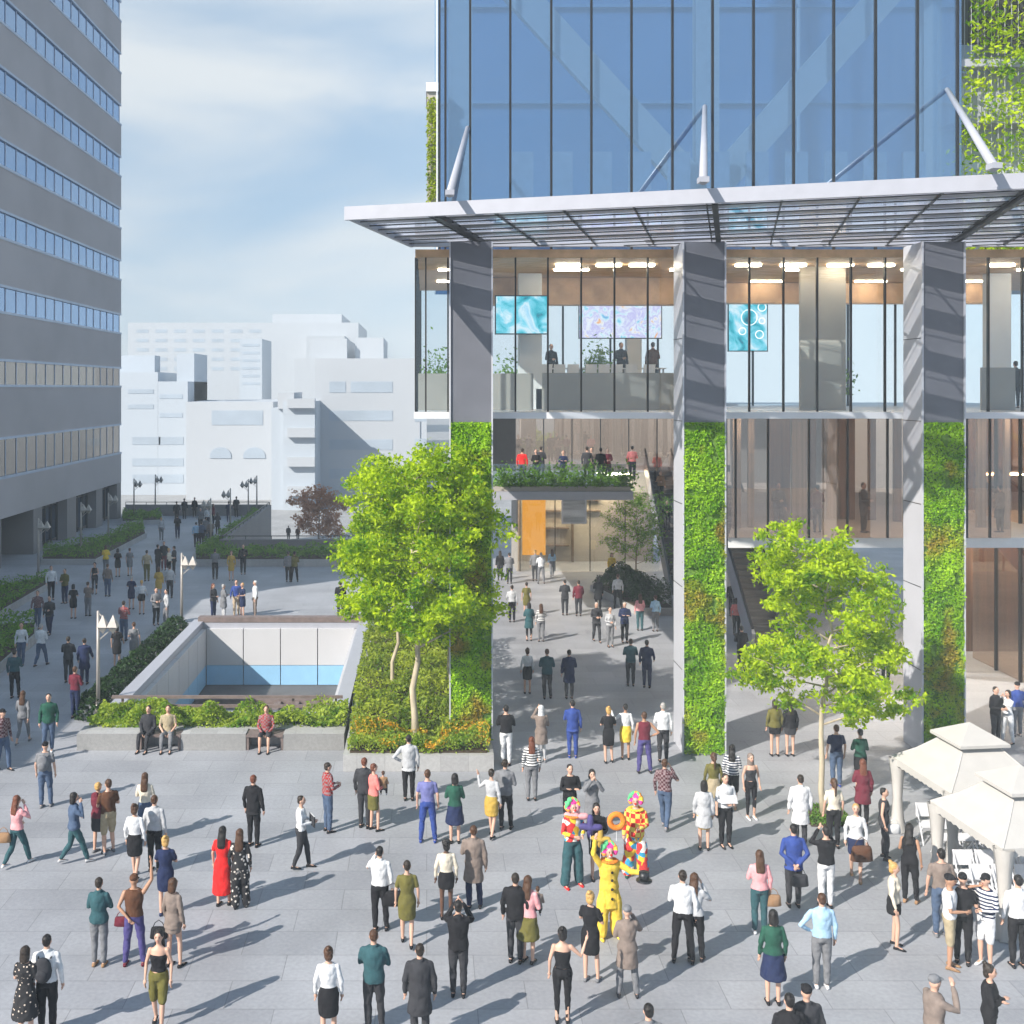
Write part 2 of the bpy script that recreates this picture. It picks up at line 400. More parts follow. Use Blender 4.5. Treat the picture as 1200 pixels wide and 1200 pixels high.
def shoe(legs, s, sex):
    key = ('shoe',legs,s,sex)
    if key in BC: return BC[key]
    d = sk(sex,legs,'down','down'); an = d['an'+s]; mb = MB()
    x, y, z = an; z0 = z-.08
    vs = []
    for (yy, w, h) in ((.065,.028,.05),(.04,.036,.075),(0,.038,.085),(-.05,.04,.06),(-.11,.043,.042),(-.16,.034,.032),(-.185,.015,.02)):
        vs.append([(x+w*math.cos(t)*(1 if math.sin(t) < .9 else .8), y+yy, z0+.002+(h/2)*(1+math.sin(t))) for t in [2*math.pi*k/10 for k in range(10)]])
    V = [v for r in vs for v in r]; Fc = []
    for i in range(len(vs)-1):
        for k in range(10): Fc.append((i*10+k, (i+1)*10+k, (i+1)*10+(k+1)%10, i*10+(k+1)%10))
    Fc.append(tuple(range(10))); Fc.append(tuple((len(vs)-1)*10+k for k in range(9,-1,-1)))
    mb.add(V, Fc)
    me = mb.mesh('shoe', True); BC[key] = me; return me
def hair(kind, legs):
    dz = -LEG[legs][2]; key = ('hair',kind,dz)
    if key in BC: return BC[key]
    mb = MB()
    if kind == 'short': mb.ell((0,.012,1.664+dz),(.078,.092,.088),14); mb.ell((0,.042,1.62+dz),(.070,.058,.072),12)
    elif kind == 'cropped': mb.ell((0,.008,1.668+dz),(.077,.092,.084),14); mb.ell((0,.038,1.63+dz),(.070,.062,.07),12)
    elif kind in ('long','ponytail','bun','bob','curly','headscarf'):
        mb.ell((0,.018,1.665+dz),(.088,.1,.1),14); mb.ell((0,.05,1.60+dz),(.08,.065,.09),12)
        if kind == 'long': mb.loft([(1.28+dz,0,.105,.07,.02),(1.33+dz,0,.11,.095,.03),(1.45+dz,0,.09,.10,.045),(1.55+dz,0,.065,.092,.06),(1.64+dz,0,.04,.085,.07)],12)
        if kind == 'bob':
            mb.loft([(1.49+dz,0,.05,.085,.055),(1.55+dz,0,.04,.095,.07),(1.66+dz,0,.02,.088,.085)],12)
        if kind == 'ponytail': mb.limb([(0,.11,1.68+dz),(0,.15,1.6+dz),(0,.14,1.45+dz),(0,.13,1.34+dz)],[.03,.034,.03,.014])
        if kind == 'bun': mb.ell((0,.075,1.755+dz),(.045,.045,.04),10)
        if kind == 'curly':
            r = random.Random(3)
            for i in range(26):
                a = r.uniform(0,6.28); e = r.uniform(0,1.3)
                mb.ell((.085*math.cos(a)*math.cos(e), .025+.09*math.sin(a)*math.cos(e)*(1 if math.sin(a) > 0 else .4), 1.66+.1*math.sin(e)+dz),(.036,.036,.036),8)
        if kind == 'headscarf': mb.loft([(1.44+dz,0,.02,.11,.09),(1.52+dz,0,.015,.09,.08),(1.6+dz,0,.02,.088,.085)],12)
    elif kind == 'cap':
        mb.ell((0,.006,1.685+dz),(.084,.1,.075),14); mb.ell((0,-.105,1.68+dz),(.06,.06,.012),12)
    elif kind == 'hat':
        mb.ell((0,0,1.70+dz),(.09,.1,.08),14); mb.ell((0,0,1.69+dz),(.16,.17,.014),16)
    elif kind == 'wig':
        r = random.Random(5)
        mb.ell((0,.03,1.68+dz),(.10,.1,.10),14)
        for i in range(60):
            a = r.uniform(-.5,3.6); e = r.uniform(-.5,1.4)
            mb.ell((.135*math.cos(a)*math.cos(e), .02+.12*math.sin(a)*math.cos(e), 1.665+.135*math.sin(e)+dz),(.045,.045,.045),8)
    me = remesh(mb, 'hair', .0125, 2, fold=.007); BC[key] = me; return me

CO = dict(white=(.60,.61,.63),cream=(.62,.56,.46),black=(.013,.013,.016),charcoal=(.035,.036,.042),grey=(.17,.175,.19),pale_grey=(.42,.43,.45),
 navy=(.015,.024,.07),blue=(.03,.06,.24),denim=(.065,.10,.17),pale_blue=(.33,.50,.66),teal=(.03,.085,.10),green=(.018,.08,.055),olive=(.12,.11,.03),
 yellow=(.72,.50,.06),mustard=(.45,.30,.06),orange=(.7,.22,.03),red=(.62,.02,.02),maroon=(.13,.02,.035),pink=(.68,.32,.34),coral=(.7,.20,.18),purple=(.07,.06,.19),
 brown=(.10,.045,.025),tan=(.30,.18,.10),beige=(.45,.36,.26),khaki=(.36,.30,.20),taupe=(.20,.16,.14),violet=(.14,.15,.34))
HC = dict(black=(.012,.010,.010),brown=(.07,.032,.016),blonde=(.50,.30,.10),red=(.13,.04,.02),grey=(.35,.34,.33),white=(.6,.6,.6),dark=(.025,.017,.012))
def cloth(col):
    n = 'fabric '+col
    if n in MATS: return MATS[n]
    w = col.split()
    if len(w) == 1: return pm(n, CO[col], .85, var=.16, scale=9, bump=.5, bscale=14, spec=.2)
    pat, c = w[0], CO[w[1]]
    m, nt, out = newmat(n); MATS[n] = m
    b = N(nt,'ShaderNodeBsdfPrincipled', i_Roughness=.85); nt.links.new(b.outputs[0], out.inputs[0])
    tc = N(nt,'ShaderNodeTexCoord'); mx = N(nt,'ShaderNodeMix',data_type='RGBA'); mx.inputs['A'].default_value = c4(tuple(q*.45 for q in c) if pat == 'plaid' else c)
    other = {'striped':(.7,.7,.7),'dotted':(.6,.5,.42),'floral':(.6,.55,.5),'plaid':(.22,.16,.17),'patchwork':(.75,.6,.05),'checked':(.7,.55,.1),'wigged':(.1,.6,.2)}[pat]
    mx.inputs['B'].default_value = c4(other)
    if pat == 'striped':
        t = N(nt,'ShaderNodeTexWave'); t.bands_direction = 'Z'; t.inputs['Scale'].default_value = 4.5; nt.links.new(tc.outputs['Object'], t.inputs[0]); f = t.outputs['Fac']; th = .5
    elif pat in ('dotted','floral'):
        t = N(nt,'ShaderNodeTexVoronoi'); t.inputs['Scale'].default_value = 15 if pat == 'dotted' else 11; nt.links.new(tc.outputs['Object'], t.inputs['Vector'])
        v = N(nt,'ShaderNodeMath',operation='SUBTRACT'); v.inputs[0].default_value = 1; nt.links.new(t.outputs['Distance'], v.inputs[1]); f = v.outputs[0]; th = .78 if pat == 'dotted' else .72
    elif pat in ('plaid','checked'):
        t = N(nt,'ShaderNodeTexChecker'); t.inputs['Scale'].default_value = 19 if pat == 'plaid' else 10; nt.links.new(tc.outputs['Object'], t.inputs['Vector']); f = t.outputs['Fac']; th = .5
    else:
        t = N(nt,'ShaderNodeTexVoronoi'); t.inputs['Scale'].default_value = 9; nt.links.new(tc.outputs['Object'], t.inputs['Vector'])
        rp = N(nt,'ShaderNodeValToRGB'); rp.color_ramp.interpolation = 'CONSTANT'; e = rp.color_ramp.elements
        pal = [(.6,.03,.03),(.75,.5,.03),(.03,.3,.5),(.8,.75,.7),(.6,.03,.03)] if pat == 'patchwork' else [(.7,.05,.3),(.9,.6,.05),(.1,.5,.2),(.3,.08,.6),(.9,.3,.05)]
        e[0].color = c4(pal[0]); e[1].color = c4(pal[4]); e[1].position = .8
        for i in (1,2,3): x = e.new(.2*i); x.color = c4(pal[i])
        sp = N(nt,'ShaderNodeSeparateColor'); nt.links.new(t.outputs['Color'], sp.inputs[0]); nt.links.new(sp.outputs[0], rp.inputs[0])
        nt.links.new(rp.outputs[0], b.inputs['Base Color']); return m
    g = N(nt,'ShaderNodeMath',operation='GREATER_THAN'); g.inputs[1].default_value = th; nt.links.new(f, g.inputs[0])
    nt.links.new(g.outputs[0], mx.inputs['Factor']); nt.links.new(mx.outputs['Result'], b.inputs['Base Color'])
    return m
SKIN = [pm('skin fair',(.56,.34,.25),.5,var=.05,scale=6), pm('skin medium',(.40,.22,.14),.5,var=.05,scale=6), pm('skin deep',(.11,.055,.035),.5,var=.05,scale=6)]
M_EYE = pm('eyes dark',(.02,.015,.012),.3); M_LIP = pm('lips',(.35,.10,.09),.4)
def hmat(c): return pm('hair '+c, HC[c], .45, var=.3, scale=30, bump=.6, bscale=60, spec=.4)
def setm(o, mats):
    me = o.data
    while len(me.materials) < len(mats): me.materials.append(M_EYE)
    for i, m in enumerate(mats): o.material_slots[i].link = 'OBJECT'; o.material_slots[i].material = m
    return o
WORD = {'pale_grey':'pale grey','pale_blue':'pale blue','patchwork red':'multicoloured patchwork','checked red':'red and yellow checked','dotted black':'dotted black','floral black':'floral black','striped charcoal':'striped','striped navy':'navy and white striped','striped white':'white striped','plaid maroon':'maroon plaid','plaid red':'red plaid'}
NPEOPLE = []
def person(x, y, z, face, legs, aL, aR, sex, hk, hc, tk, tc_, bk, bc_, place, group, skin=0, sc=None, shoes='black', label=None):
    o = link('person', body(sex,legs,aL,aR)); setm(o, [SKIN[skin], M_EYE, M_LIP])
    sc = sc or (1.0 if sex == 'm' else .955)
    sc *= rnd.uniform(.985,1.02)
    put(o, (x,y,z), R(face), sc)
    if not label:
        def an(c, t): c = WORD.get(c, c); return c+' '+t
        ph = {'photo':'raising a camera','ear':'holding a phone to the ear','cross':'with crossed arms','wave':'waving','up':'raising an arm','hip':'with hand on hip'}
        if tk == 'dress': label = 'person in '+an(tc_,'dress')
        else: label = 'person in '+an(tc_, tk)+' and '+an(bc_, bk)
        label += ', '+place
    tag(o, label, 'person', group); NPEOPLE.append(o)
    if tk == 'dress':
        t = link('dress', top('t-shirt', sex, legs, aL, aR), o); setm(t, [cloth(tc_)])
        b = link('dress_skirt', bottom(bk, sex, legs), o); setm(b, [cloth(bc_ or tc_)])
    else:
        if tk != 'none': t = link(tk.replace(' ','_').replace('-','_'), top(tk, sex, legs, aL, aR), o); setm(t, [cloth(tc_)])
        b = link(bk.replace(' ','_'), bottom(bk, sex, legs), o); setm(b, [cloth(bc_)])
    for s in 'LR': setm(link('shoe', shoe(legs, s, sex), o), [cloth(shoes)])
    if hk != 'bald': setm(link({'cap':'cap','hat':'hat','headscarf':'headscarf','wig':'wig'}.get(hk,'hair'), hair(hk, legs), o), [cloth(hc) if hk in ('cap','hat','headscarf','wig') else hmat(hc)])
    return o
# ================================================================ CAMERA, LIGHT, SKY
cam = bpy.data.cameras.new('camera'); co = bpy.data.objects.new('camera', cam); COL.objects.link(co)
cam.sensor_width = 36; cam.lens = 36*F/1200; cam.clip_end = 3000; cam.clip_start = .2
cam.shift_x = 100/1200; cam.shift_y = -145/1200
co.location = (0,0,CAMZ); co.rotation_euler = (R(90),0,0); S.camera = co
EL = 35.0; AZ = (-.77,-.64)      # towards the sun
sd = Vector((AZ[0]*math.cos(R(EL)), AZ[1]*math.cos(R(EL)), math.sin(R(EL)))).normalized()
sun = bpy.data.lights.new('sun','SUN'); so = bpy.data.objects.new('sun', sun); COL.objects.link(so)
sun.energy = 5.0; sun.angle = R(.53); sun.color = (1,.93,.83); so.rotation_euler = (-sd).to_track_quat('-Z','Y').to_euler()
w = bpy.data.worlds.new('World'); S.world = w; w.use_nodes = True; nt = w.node_tree; nt.nodes.clear()
out = nt.nodes.new('ShaderNodeOutputWorld'); bg = nt.nodes.new('ShaderNodeBackground'); nt.links.new(bg.outputs[0], out.inputs[0])
sky = nt.nodes.new('ShaderNodeTexSky'); sky.sky_type = 'NISHITA'; sky.sun_disc = False; sky.sun_elevation = R(EL); sky.sun_rotation = math.atan2(AZ[0],AZ[1])
sky.air_density = 1.0; sky.dust_density = 1.0; sky.ozone_density = 1.6
bg.inputs[1].default_value = .09
tc = nt.nodes.new('ShaderNodeTexCoord')
mp = nt.nodes.new('ShaderNodeMapping'); mp.inputs['Scale'].default_value = (1.4,1.4,5.0); mp.inputs['Location'].default_value = (.9,2.2,3.1); nt.links.new(tc.outputs['Generated'], mp.inputs[0])
nz = nt.nodes.new('ShaderNodeTexNoise'); nz.inputs['Scale'].default_value = 1.5; nz.inputs['Detail'].default_value = 7; nz.inputs['Roughness'].default_value = .5; nz.inputs['Distortion'].default_value = .5
nt.links.new(mp.outputs[0], nz.inputs['Vector'])
rg = nt.nodes.new('ShaderNodeMapRange'); rg.interpolation_type = 'SMOOTHSTEP'; rg.inputs['From Min'].default_value = .30; rg.inputs['From Max'].default_value = .62; rg.inputs['To Min'].default_value = .1; rg.inputs['To Max'].default_value = 1
nt.links.new(nz.outputs[0], rg.inputs[0])
mx = nt.nodes.new('ShaderNodeMix'); mx.data_type = 'RGBA'; mx.inputs['B'].default_value = (5.6,6.0,6.3,1)
bl = nt.nodes.new('ShaderNodeMix'); bl.data_type = 'RGBA'; bl.inputs['Factor'].default_value = .65; bl.inputs['B'].default_value = (2.5,4.0,5.7,1); nt.links.new(sky.outputs[0], bl.inputs['A'])
sx = nt.nodes.new('ShaderNodeSeparateXYZ'); nt.links.new(tc.outputs['Generated'], sx.inputs[0]); r2 = nt.nodes.new('ShaderNodeMapRange'); r2.interpolation_type = 'SMOOTHSTEP'; r2.inputs['From Min'].default_value = .4; r2.inputs['From Max'].default_value = .7; r2.inputs['To Min'].default_value = 1; r2.inputs['To Max'].default_value = .1; nt.links.new(sx.outputs['Z'], r2.inputs[0]); mm = nt.nodes.new('ShaderNodeMath'); mm.operation = 'MULTIPLY'; nt.links.new(rg.outputs[0], mm.inputs[0]); nt.links.new(r2.outputs[0], mm.inputs[1]); r5 = nt.nodes.new('ShaderNodeMapRange'); r5.interpolation_type = 'SMOOTHSTEP'; r5.inputs['From Min'].default_value = -.3; r5.inputs['From Max'].default_value = .6; r5.inputs['To Min'].default_value = .22; nt.links.new(sx.outputs['Y'], r5.inputs[0]); m5 = nt.nodes.new('ShaderNodeMath'); m5.operation = 'MULTIPLY'; nt.links.new(mm.outputs[0], m5.inputs[0]); nt.links.new(r5.outputs[0], m5.inputs[1]); nt.links.new(m5.outputs[0], mx.inputs['Factor']); nt.links.new(bl.outputs['Result'], mx.inputs['A']); nt.links.new(mx.outputs['Result'], bg.inputs[0])

# ================================================================ MATERIALS
m_pave = paver_mat('pale stone paving', (.335,.345,.375),(.285,.295,.325),(.20,.205,.22), 1.8, .9, .008)
m_kerb = paver_mat('granite kerb', (.40,.40,.40),(.34,.34,.345),(.26,.26,.26), .8, .4, .006, .7)
m_conc = pm('grey concrete cladding',(.37,.355,.37),.75,var=.08,scale=.25,bump=.1,bscale=6)
m_conc2 = pm('pilaster concrete',(.20,.19,.19),.75,var=.08,scale=.4)
m_frame = pm('pale window frame',(.34,.42,.54),.4,metal=.2,var=.03)
m_dark = pm('dark metal',(.03,.032,.036),.4,metal=.5,var=.1)
m_white = pm('white painted metal',(.66,.67,.70),.35,var=.04,scale=1)
m_fascia = pm('pale grey metal fascia',(.38,.39,.44),.4,metal=.1,var=.04)
m_colfront = pm('dark grey column cladding',(.14,.145,.17),.45,metal=.1,var=.1,scale=.8)
m_colside = pm('light column cladding',(.50,.51,.56),.4,metal=.1,var=.05,scale=.8)
m_wood = pm('brown timber ceiling',(.62,.39,.22),.5,var=.25,scale=1.5,stretch=(1,9,1))
m_timber = pm('weathered brown rail',(.17,.13,.12),.6,var=.2,scale=4)
m_beige = pm('beige panel',(.36,.33,.29),.5,var=.1,scale=.7)
m_interior = pm('white interior paint',(.68,.68,.68),.6,var=.03)
m_soil = pm('planter soil',(.05,.035,.02),.9,var=.3,scale=8)
m_bark = pm('pale bark',(.42,.36,.26),.8,var=.25,scale=6,bump=.5,stretch=(1,1,.3))
m_barkd = pm('brown bark',(.14,.10,.07),.85,var=.3,scale=8,bump=.5)
m_winb = glass_mat('tower window glass',(.25,.35,.45),.25,(.40,.56,.80),.05)
m_wing = glass_mat('grey reflective window glass',(.35,.34,.33),.35,(.50,.48,.46),.04)
m_facade = glass_mat('blue facade glass',(.80,.90,.98),.62,(.80,.91,1),.008)
m_clear = glass_mat('clear facade glass',(.90,.94,.96),.93,(.9,.95,1),.004)
m_bronze = glass_mat('bronze facade glass',(.84,.74,.66),.70,(.95,.88,.82),.01)
m_canopyg = glass_mat('canopy glass',(.93,.95,.98),.84,(.9,.92,1),.03,None,0,.16)
m_rail = glass_mat('railing glass',(.8,.88,.9),.8)
m_leafw = leaf_mat('living wall leaves',(.15,.40,.01),(.48,.74,.03),(.46,.36,.05),.9)
m_leafh = leaf_mat('hedge leaves',(.05,.15,.015),(.20,.38,.04),None,2.5)
m_leafd = leaf_mat('dark shrub leaves',(.008,.030,.007),(.03,.08,.015),None,2.5,.3)
m_leaft = leaf_mat('bright tree leaves',(.10,.27,.006),(.58,.73,.018),None,1.6,.5)
m_leafb = leaf_mat('brown tree leaves',(.34,.13,.05),(.52,.25,.12),None,1.6,.4)
m_leafg = leaf_mat('ground cover leaves',(.10,.20,.012),(.38,.46,.04),None,.8)
m_leafs = leaf_mat('low planter shrubs',(.10,.24,.015),(.42,.52,.06),None,1.5)
m_flower = leaf_mat('orange flowers',(.65,.28,.02),(.75,.55,.04),None,2)
m_canvas = pm('white tent canvas',(.45,.435,.415),.8,var=.04,scale=3,bump=.15)
m_bluew = pm('blue painted band',(.27,.50,.72),.4,var=.04)
m_wpanel = pm('white wall panel',(.52,.52,.54),.45,var=.04,scale=.6)
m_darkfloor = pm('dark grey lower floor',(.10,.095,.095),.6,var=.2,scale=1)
m_lamp = emis('ceiling and fill light',(1,.84,.62),22)
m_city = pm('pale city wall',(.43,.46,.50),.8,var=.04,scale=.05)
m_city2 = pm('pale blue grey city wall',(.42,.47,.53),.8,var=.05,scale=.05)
m_cityw = pm('city window glass',(.36,.42,.49),.3,var=.1,scale=.2)  # city walls and window glass paled to stand in for distance haze

# ================================================================ GROUND, PLAZA, HAZE
OX0, OX1, OY0, OY1 = -10.0, -3.0, 35.1, 47.6       # sunken opening
g = MB(); g.box(-560,-120,-7.4,560,640,-7.0); g.build('ground', paver_mat('street paving',(.34,.34,.345),(.31,.31,.315),(.27,.27,.27),4,2,.02)); tag(bpy.data.objects['ground'], kind='structure')
g = MB()
DX = -13.7
for r in ((-45,-30,45,OY0),(-45,OY0,OX0,70.5),(OX1,OY0,45,70.5),(OX0,OY1,OX1,70.5),(-45,70.5,DX,92),(3.5,70.5,45,92)):
    g.box(r[0],r[1],-.5,r[2],r[3],0)
tag(g.build('plaza', m_pave), kind='structure')
hz = MB(); hz.box(-600,-160,-8.4,600,680,62)
hm, nt, out = newmat('haze air'); v = N(nt,'ShaderNodeVolumePrincipled'); v.inputs['Density'].default_value = .0011
v.inputs['Color'].default_value = (.80,.91,1,1); v.inputs['Anisotropy'].default_value = -.4; nt.links.new(v.outputs[0], out.inputs['Volume'])
tag(hz.build('haze', hm), kind='stuff')

# ================================================================ LEFT OFFICE TOWER
tw = thing('office_tower','tall grey concrete office tower with rows of ribbon windows at the left edge','office building',(-26,67,0))
def rel(o, r): o.location = Vector(o.location)-Vector(r.location); return o
def part(name, mb, m, parent, smooth=False):
    o = mb.build(name, m, parent, smooth)
    if parent is not None:
        wl = parent.matrix_world if False else Matrix.Translation(abs_loc(parent))
        o.location = -abs_loc(parent)
    return o
def abs_loc(o):
    l = Vector((0,0,0))
    while o is not None: l += Vector(o.location); o = o.parent
    return l
bands = [(5.5,7.95),(11.15,12.75),(15.65,17.3),(20.2,21.9),(24.6,26.3),(29.0,30.7),(33.4,35.1),(37.8,39.5),(42.2,43.9),(46.6,48.3)]
w_ = MB(); z = 3.0; YA, YB = 43.7, 90.8
w_.box(-60,43.7,-7,-29,90.8,3.0)
for a, b in bands:
    w_.box(-60,YA,z,-26,YB,a); w_.box(-60,YA,a,-26.6,YB,b); z = b
w_.box(-60,YA,z,-26,YB,52); w_.box(-60,19.3,-7,-26,43.69,13)
part('wall', w_, m_conc, tw)
for k, (a, b) in enumerate(bands):
    gl = MB(); gl.box(-26.35,YA+.1,a,-26.12,YB-.25,b); o = part('window_strip', gl, m_winb if k > 1 else m_wing, tw)
    fr = MB(); y = YB-.2; n = 0
    while y > 56:
        fr.box(-26.115,y-.045,a,-26.085,y+.045,b); y -= 1.75; n += 1
    fr.box(-26.115,YA+.1,b-.1,-25.98,YB+.02,b+.06); fr.box(-26.115,YA+.1,a-.08,-25.96,YB+.02,a+.08)
    part('window_frame', fr, m_frame, o)
# ground floor: pilasters, recessed glazing
for (a, b) in ((56,65.2),(70.6,72.2),(77.2,79.2),(84,85.6),(89.6,90.8)):
    p = MB(); p.box(-28.98,a,0,-26.02,b,2.99); part('pilaster', p, m_conc2, tw)
for (a, b) in ((72.2,77.2),(79.2,84),(85.6,89.6)):
    p = MB(); p.box(-26.9,a,.25,-26.8,b,2.6); o = part('window', p, m_winb, tw)
    q = MB()
    for i in range(5): y = a+(b-a)*i/4; q.box(-26.79,y-.05,.0,-26.7,y+.05,2.99)
    q.box(-26.79,a,2.6,-26.72,b,2.7); part('window_frame', q, m_dark, o)
p = MB(); p.box(-28.9,65.2,0,-28.8,70.6,2.9); part('recessed_wall', p, m_dark, tw)
s_ = MB(); s_.box(-60,YA-.3,52,-25.8,YB+.3,52.6); part('roof', s_, m_conc2, tw)

# ================================================================ FOLIAGE HELPERS
def hedge_pts(poly, h, n, z0=0, r=rnd, base=.2, lump=.35):
    xs = [p[0] for p in poly]; ys = [p[1] for p in poly]; out_ = []
    def inside(x, y):
        c = False; j = len(poly)-1
        for i in range(len(poly)):
            if (poly[i][1] > y) != (poly[j][1] > y) and x < (poly[j][0]-poly[i][0])*(y-poly[i][1])/(poly[j][1]-poly[i][1])+poly[i][0]: c = not c
            j = i
        return c
    while len(out_) < n:
        x = r.uniform(min(xs),max(xs)); y = r.uniform(min(ys),max(ys))
        if not inside(x,y): continue
        H = h*(1-lump+lump*2*noise.noise(Vector((x*1.3,y*1.3,z0))))
        out_.append((x, y, z0+base+(max(H-base,.05))*math.sqrt(r.random())))
    return out_
def planter(name_label, poly, h_wall, h_plant, n, size, lm=m_leafh, kerbm=m_kerb, label2=None, inset=.2):
    cx = sum(p[0] for p in poly)/len(poly); cy = sum(p[1] for p in poly)/len(poly)
    t = thing('planter', name_label, 'planter', (cx,cy,0), 0, 'stone edged planters')
    k = MB(); k.prism(poly, 0, h_wall); part('kerb', k, kerbm, t)
    ip = [(cx+(x-cx)*(1-inset/max(.5,math.hypot(x-cx,y-cy))), cy+(y-cy)*(1-inset/max(.5,math.hypot(x-cx,y-cy)))) for x, y in poly]
    s = MB(); s.prism(ip, h_wall-.05, h_wall+.03); part('soil', s, m_soil, t)
    l = MB(); leaves(l, hedge_pts(ip, h_plant, n, h_wall, base=.0), size, .6)
    part('shrubs', l, lm, t); return t
def ip(*a): return [G(*q) for q in a]
planter('low hedge planter nearest the left edge beside the tower recess', ip((-60,770),(5,722),(58,690),(58,682),(-60,705)), .35, .55, 4500, .07)
planter('low hedge planter along the tower glazing, bending towards the far wall', ip((48,662),(112,662),(172,630),(167,617),(112,640),(48,652)), .35, .7, 5000, .075)
planter('small hedge planter at the far end under two street lamps', ip((142,616),(192,614),(190,607),(142,607)), .35, .6, 1500, .09)
planter('leafy planter with pink flowers at the left edge in the tower shade', ip((-60,830),(2,788),(44,752),(42,740),(-60,742)), .4, .8, 4000, .08)
planter('long hedge planter below the dark railing at the back of the terrace', ip((226,664),(420,664),(420,655),(226,655)), .45, .8, 6000, .08)
planter('narrow hedge planter climbing beside the side parapet of the terrace', ip((232,653),(262,653),(306,607),(297,607)), .4, .7, 3500, .08)

# parapets
def parapet(lab, x0, y0, x1, y1, z0, z1, th=.3, rail=True):
    d = Vector((x1-x0,y1-y0,0)); L = d.length; t = thing('parapet_wall', lab, 'parapet', ((x0+x1)/2,(y0+y1)/2,0), 0, 'parapets round the terrace')
    m = MB(); m.bar((x0,y0,(z0+z1)/2),(x1,y1,(z0+z1)/2), th, z1-z0); part('wall', m, m_conc2, t)
    if rail:
        r_ = MB(); r_.bar((x0,y0,z1+.22),(x1,y1,z1+.22),.06,.05)
        n = max(2,int(L/1.6))
        for i in range(n+1): q = Vector((x0,y0,0)).lerp(Vector((x1,y1,0)), i/n); r_.box(q.x-.02,q.y-.02,z1,q.x+.02,q.y+.02,z1+.22)
        part('rail', r_, m_dark, t)
    return t
parapet('far parapet wall with thin rail closing the terrace', -26,92.15,-13.6,92.15,-7,.95)
parapet('side parapet wall with brown outer face above the lower street', -13.55,92.0,-13.55,70.7,-7,.95)
parapet('long parapet behind the hedge with dark rail at the back of the terrace', -13.7,70.65,3.4,70.65,-7,1.0)

# ================================================================ SUNKEN COURT
ct = thing('sunken_court','sunken court with white panel walls and blue band behind the brown railing','court',((OX0+OX1)/2,(OY0+OY1)/2,0))
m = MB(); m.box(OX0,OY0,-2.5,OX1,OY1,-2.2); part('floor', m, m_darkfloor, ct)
def cwall(axis, c, a, b, n, sgn):
    for i in range(n):
        u0 = a+(b-a)*i/n+.02; u1 = a+(b-a)*(i+1)/n-.02
        m = MB(); q = MB()
        if axis == 'y': m.box(u0,c-.1,-1.3,u1,c+.1,.3); q.box(u0,c-.09,-2.18,u1,c+.09,-1.32)
        else: m.box(c-.1,u0,-1.3,c+.1,u1,.3); q.box(c-.09,u0,-2.18,c+.09,u1,-1.32)
        o = part('wall_panel', m, m_wpanel, ct); part('blue_band', q, m_bluew, o)
cwall('y',OY1-.1,OX0+.2,OX1-.2,4,1); cwall('x',OX0+.1,OY0+.2,OY1-.2,7,1); cwall('x',OX1-.1,OY0+.2,OY1-.2,7,1); cwall('y',OY0+.1,OX0+.2,OX1-.2,4,1)
m = MB(); m.box(OX0-.35,OY0-.3,.003,OX0,OY1+.3,.55); m.box(OX1,OY0-.3,.003,OX1+.35,OY1+.3,.55); m.box(OX0,OY0-.3,.003,OX1,OY0,.36); m.box(OX0,OY1,.003,OX1,OY1+.3,.55)
m.box(OX0-.45,OY0-.4,.55,OX0+.02,OY1+.4,.60); m.box(OX1-.02,OY0-.4,.55,OX1+.45,OY1+.4,.60); m.box(OX0+.02,OY0-.4,.36,OX1-.02,OY0+.02,.41)
part('coping', m, m_fascia, ct)
m = MB(); m.box(OX0-.2,OY1-.02,.553,OX1+.2,OY1+.42,.78); part('cap_beam', m, m_timber, ct)
m = MB()
for zz in (.55,.85): m.box(OX0-.3,OY0-.22,zz,OX1+.25,OY0-.12,zz+.09)
for i in range(6):
    x = OX0+.02+(OX1-OX0)*i/5.0; m.box(x-.035,OY0-.12,.40,x+.035,OY0-.05,.9)
part('railing', m, m_timber, ct)
m = MB(); m.box(-9.7,44.5,-2.19,-3.3,44.8,-1.98); m.box(-6.3,38,-2.19,-6.05,44.49,-2.05); m.box(-5.5,38,-2.19,-5.3,44.49,-2.05); part('roof_beam', m, m_timber, ct)

# near planters (front walls + benches)
t = thing('planter','long granite planter of bright shrubs with bench seats, in front of the sunken court','planter',(-7,33,0),0,'stone edged planters')
def gx(px, Y): return (px-PX)*Y/F
m = MB(); x0 = gx(90,32.4); xb = [(gx(162,32.4),gx(212,32.4)),(gx(288,32.4),gx(332,32.4))]; xe = gx(402,32.0)
cur = x0
for a, b in xb: m.box(cur,32.4,0,a,33.3,.5); m.box(a,32.95,0,b,33.3,.5); cur = b
m.box(cur,32.4,0,xe,33.3,.5); m.box(x0,33.3,0,xe,OY0-.42,.44); part('kerb', m, m_kerb, t)
for a, b in xb:
    m = MB(); m.box(a+.01,32.38,.40,b-.01,32.94,.47); m.box(a+.01,32.42,0,a+.09,32.9,.4); m.box(b-.09,32.42,0,b-.01,32.9,.4); part('bench', m, m_timber, t)
l = MB(); leaves(l, hedge_pts([(x0+.1,33.0),(xe,33.0),(xe,34.5),(x0+.1,34.8)], .62, 14000, .45, base=.0, lump=.6), .065, .6); part('shrubs', l, m_leafs, t)
t = thing('shrub_row','row of rounded dark green shrubs along the left side of the sunken court','hedge',(-11.6,43,0))
l = MB()
for i in range(9):
    cy = 36.0+i*1.45; cx = -11.25+.05*rnd.random()
    for k in range(700):
        d = Vector((rnd.gauss(0,1),rnd.gauss(0,1),abs(rnd.gauss(0,1)))).normalized()*rnd.uniform(.75,1)
        leaves(l, [(cx+d.x*.62, cy+d.y*.85, .02+d.z*.85)], .085, .3)
part('leaves', l, m_leafd, t)
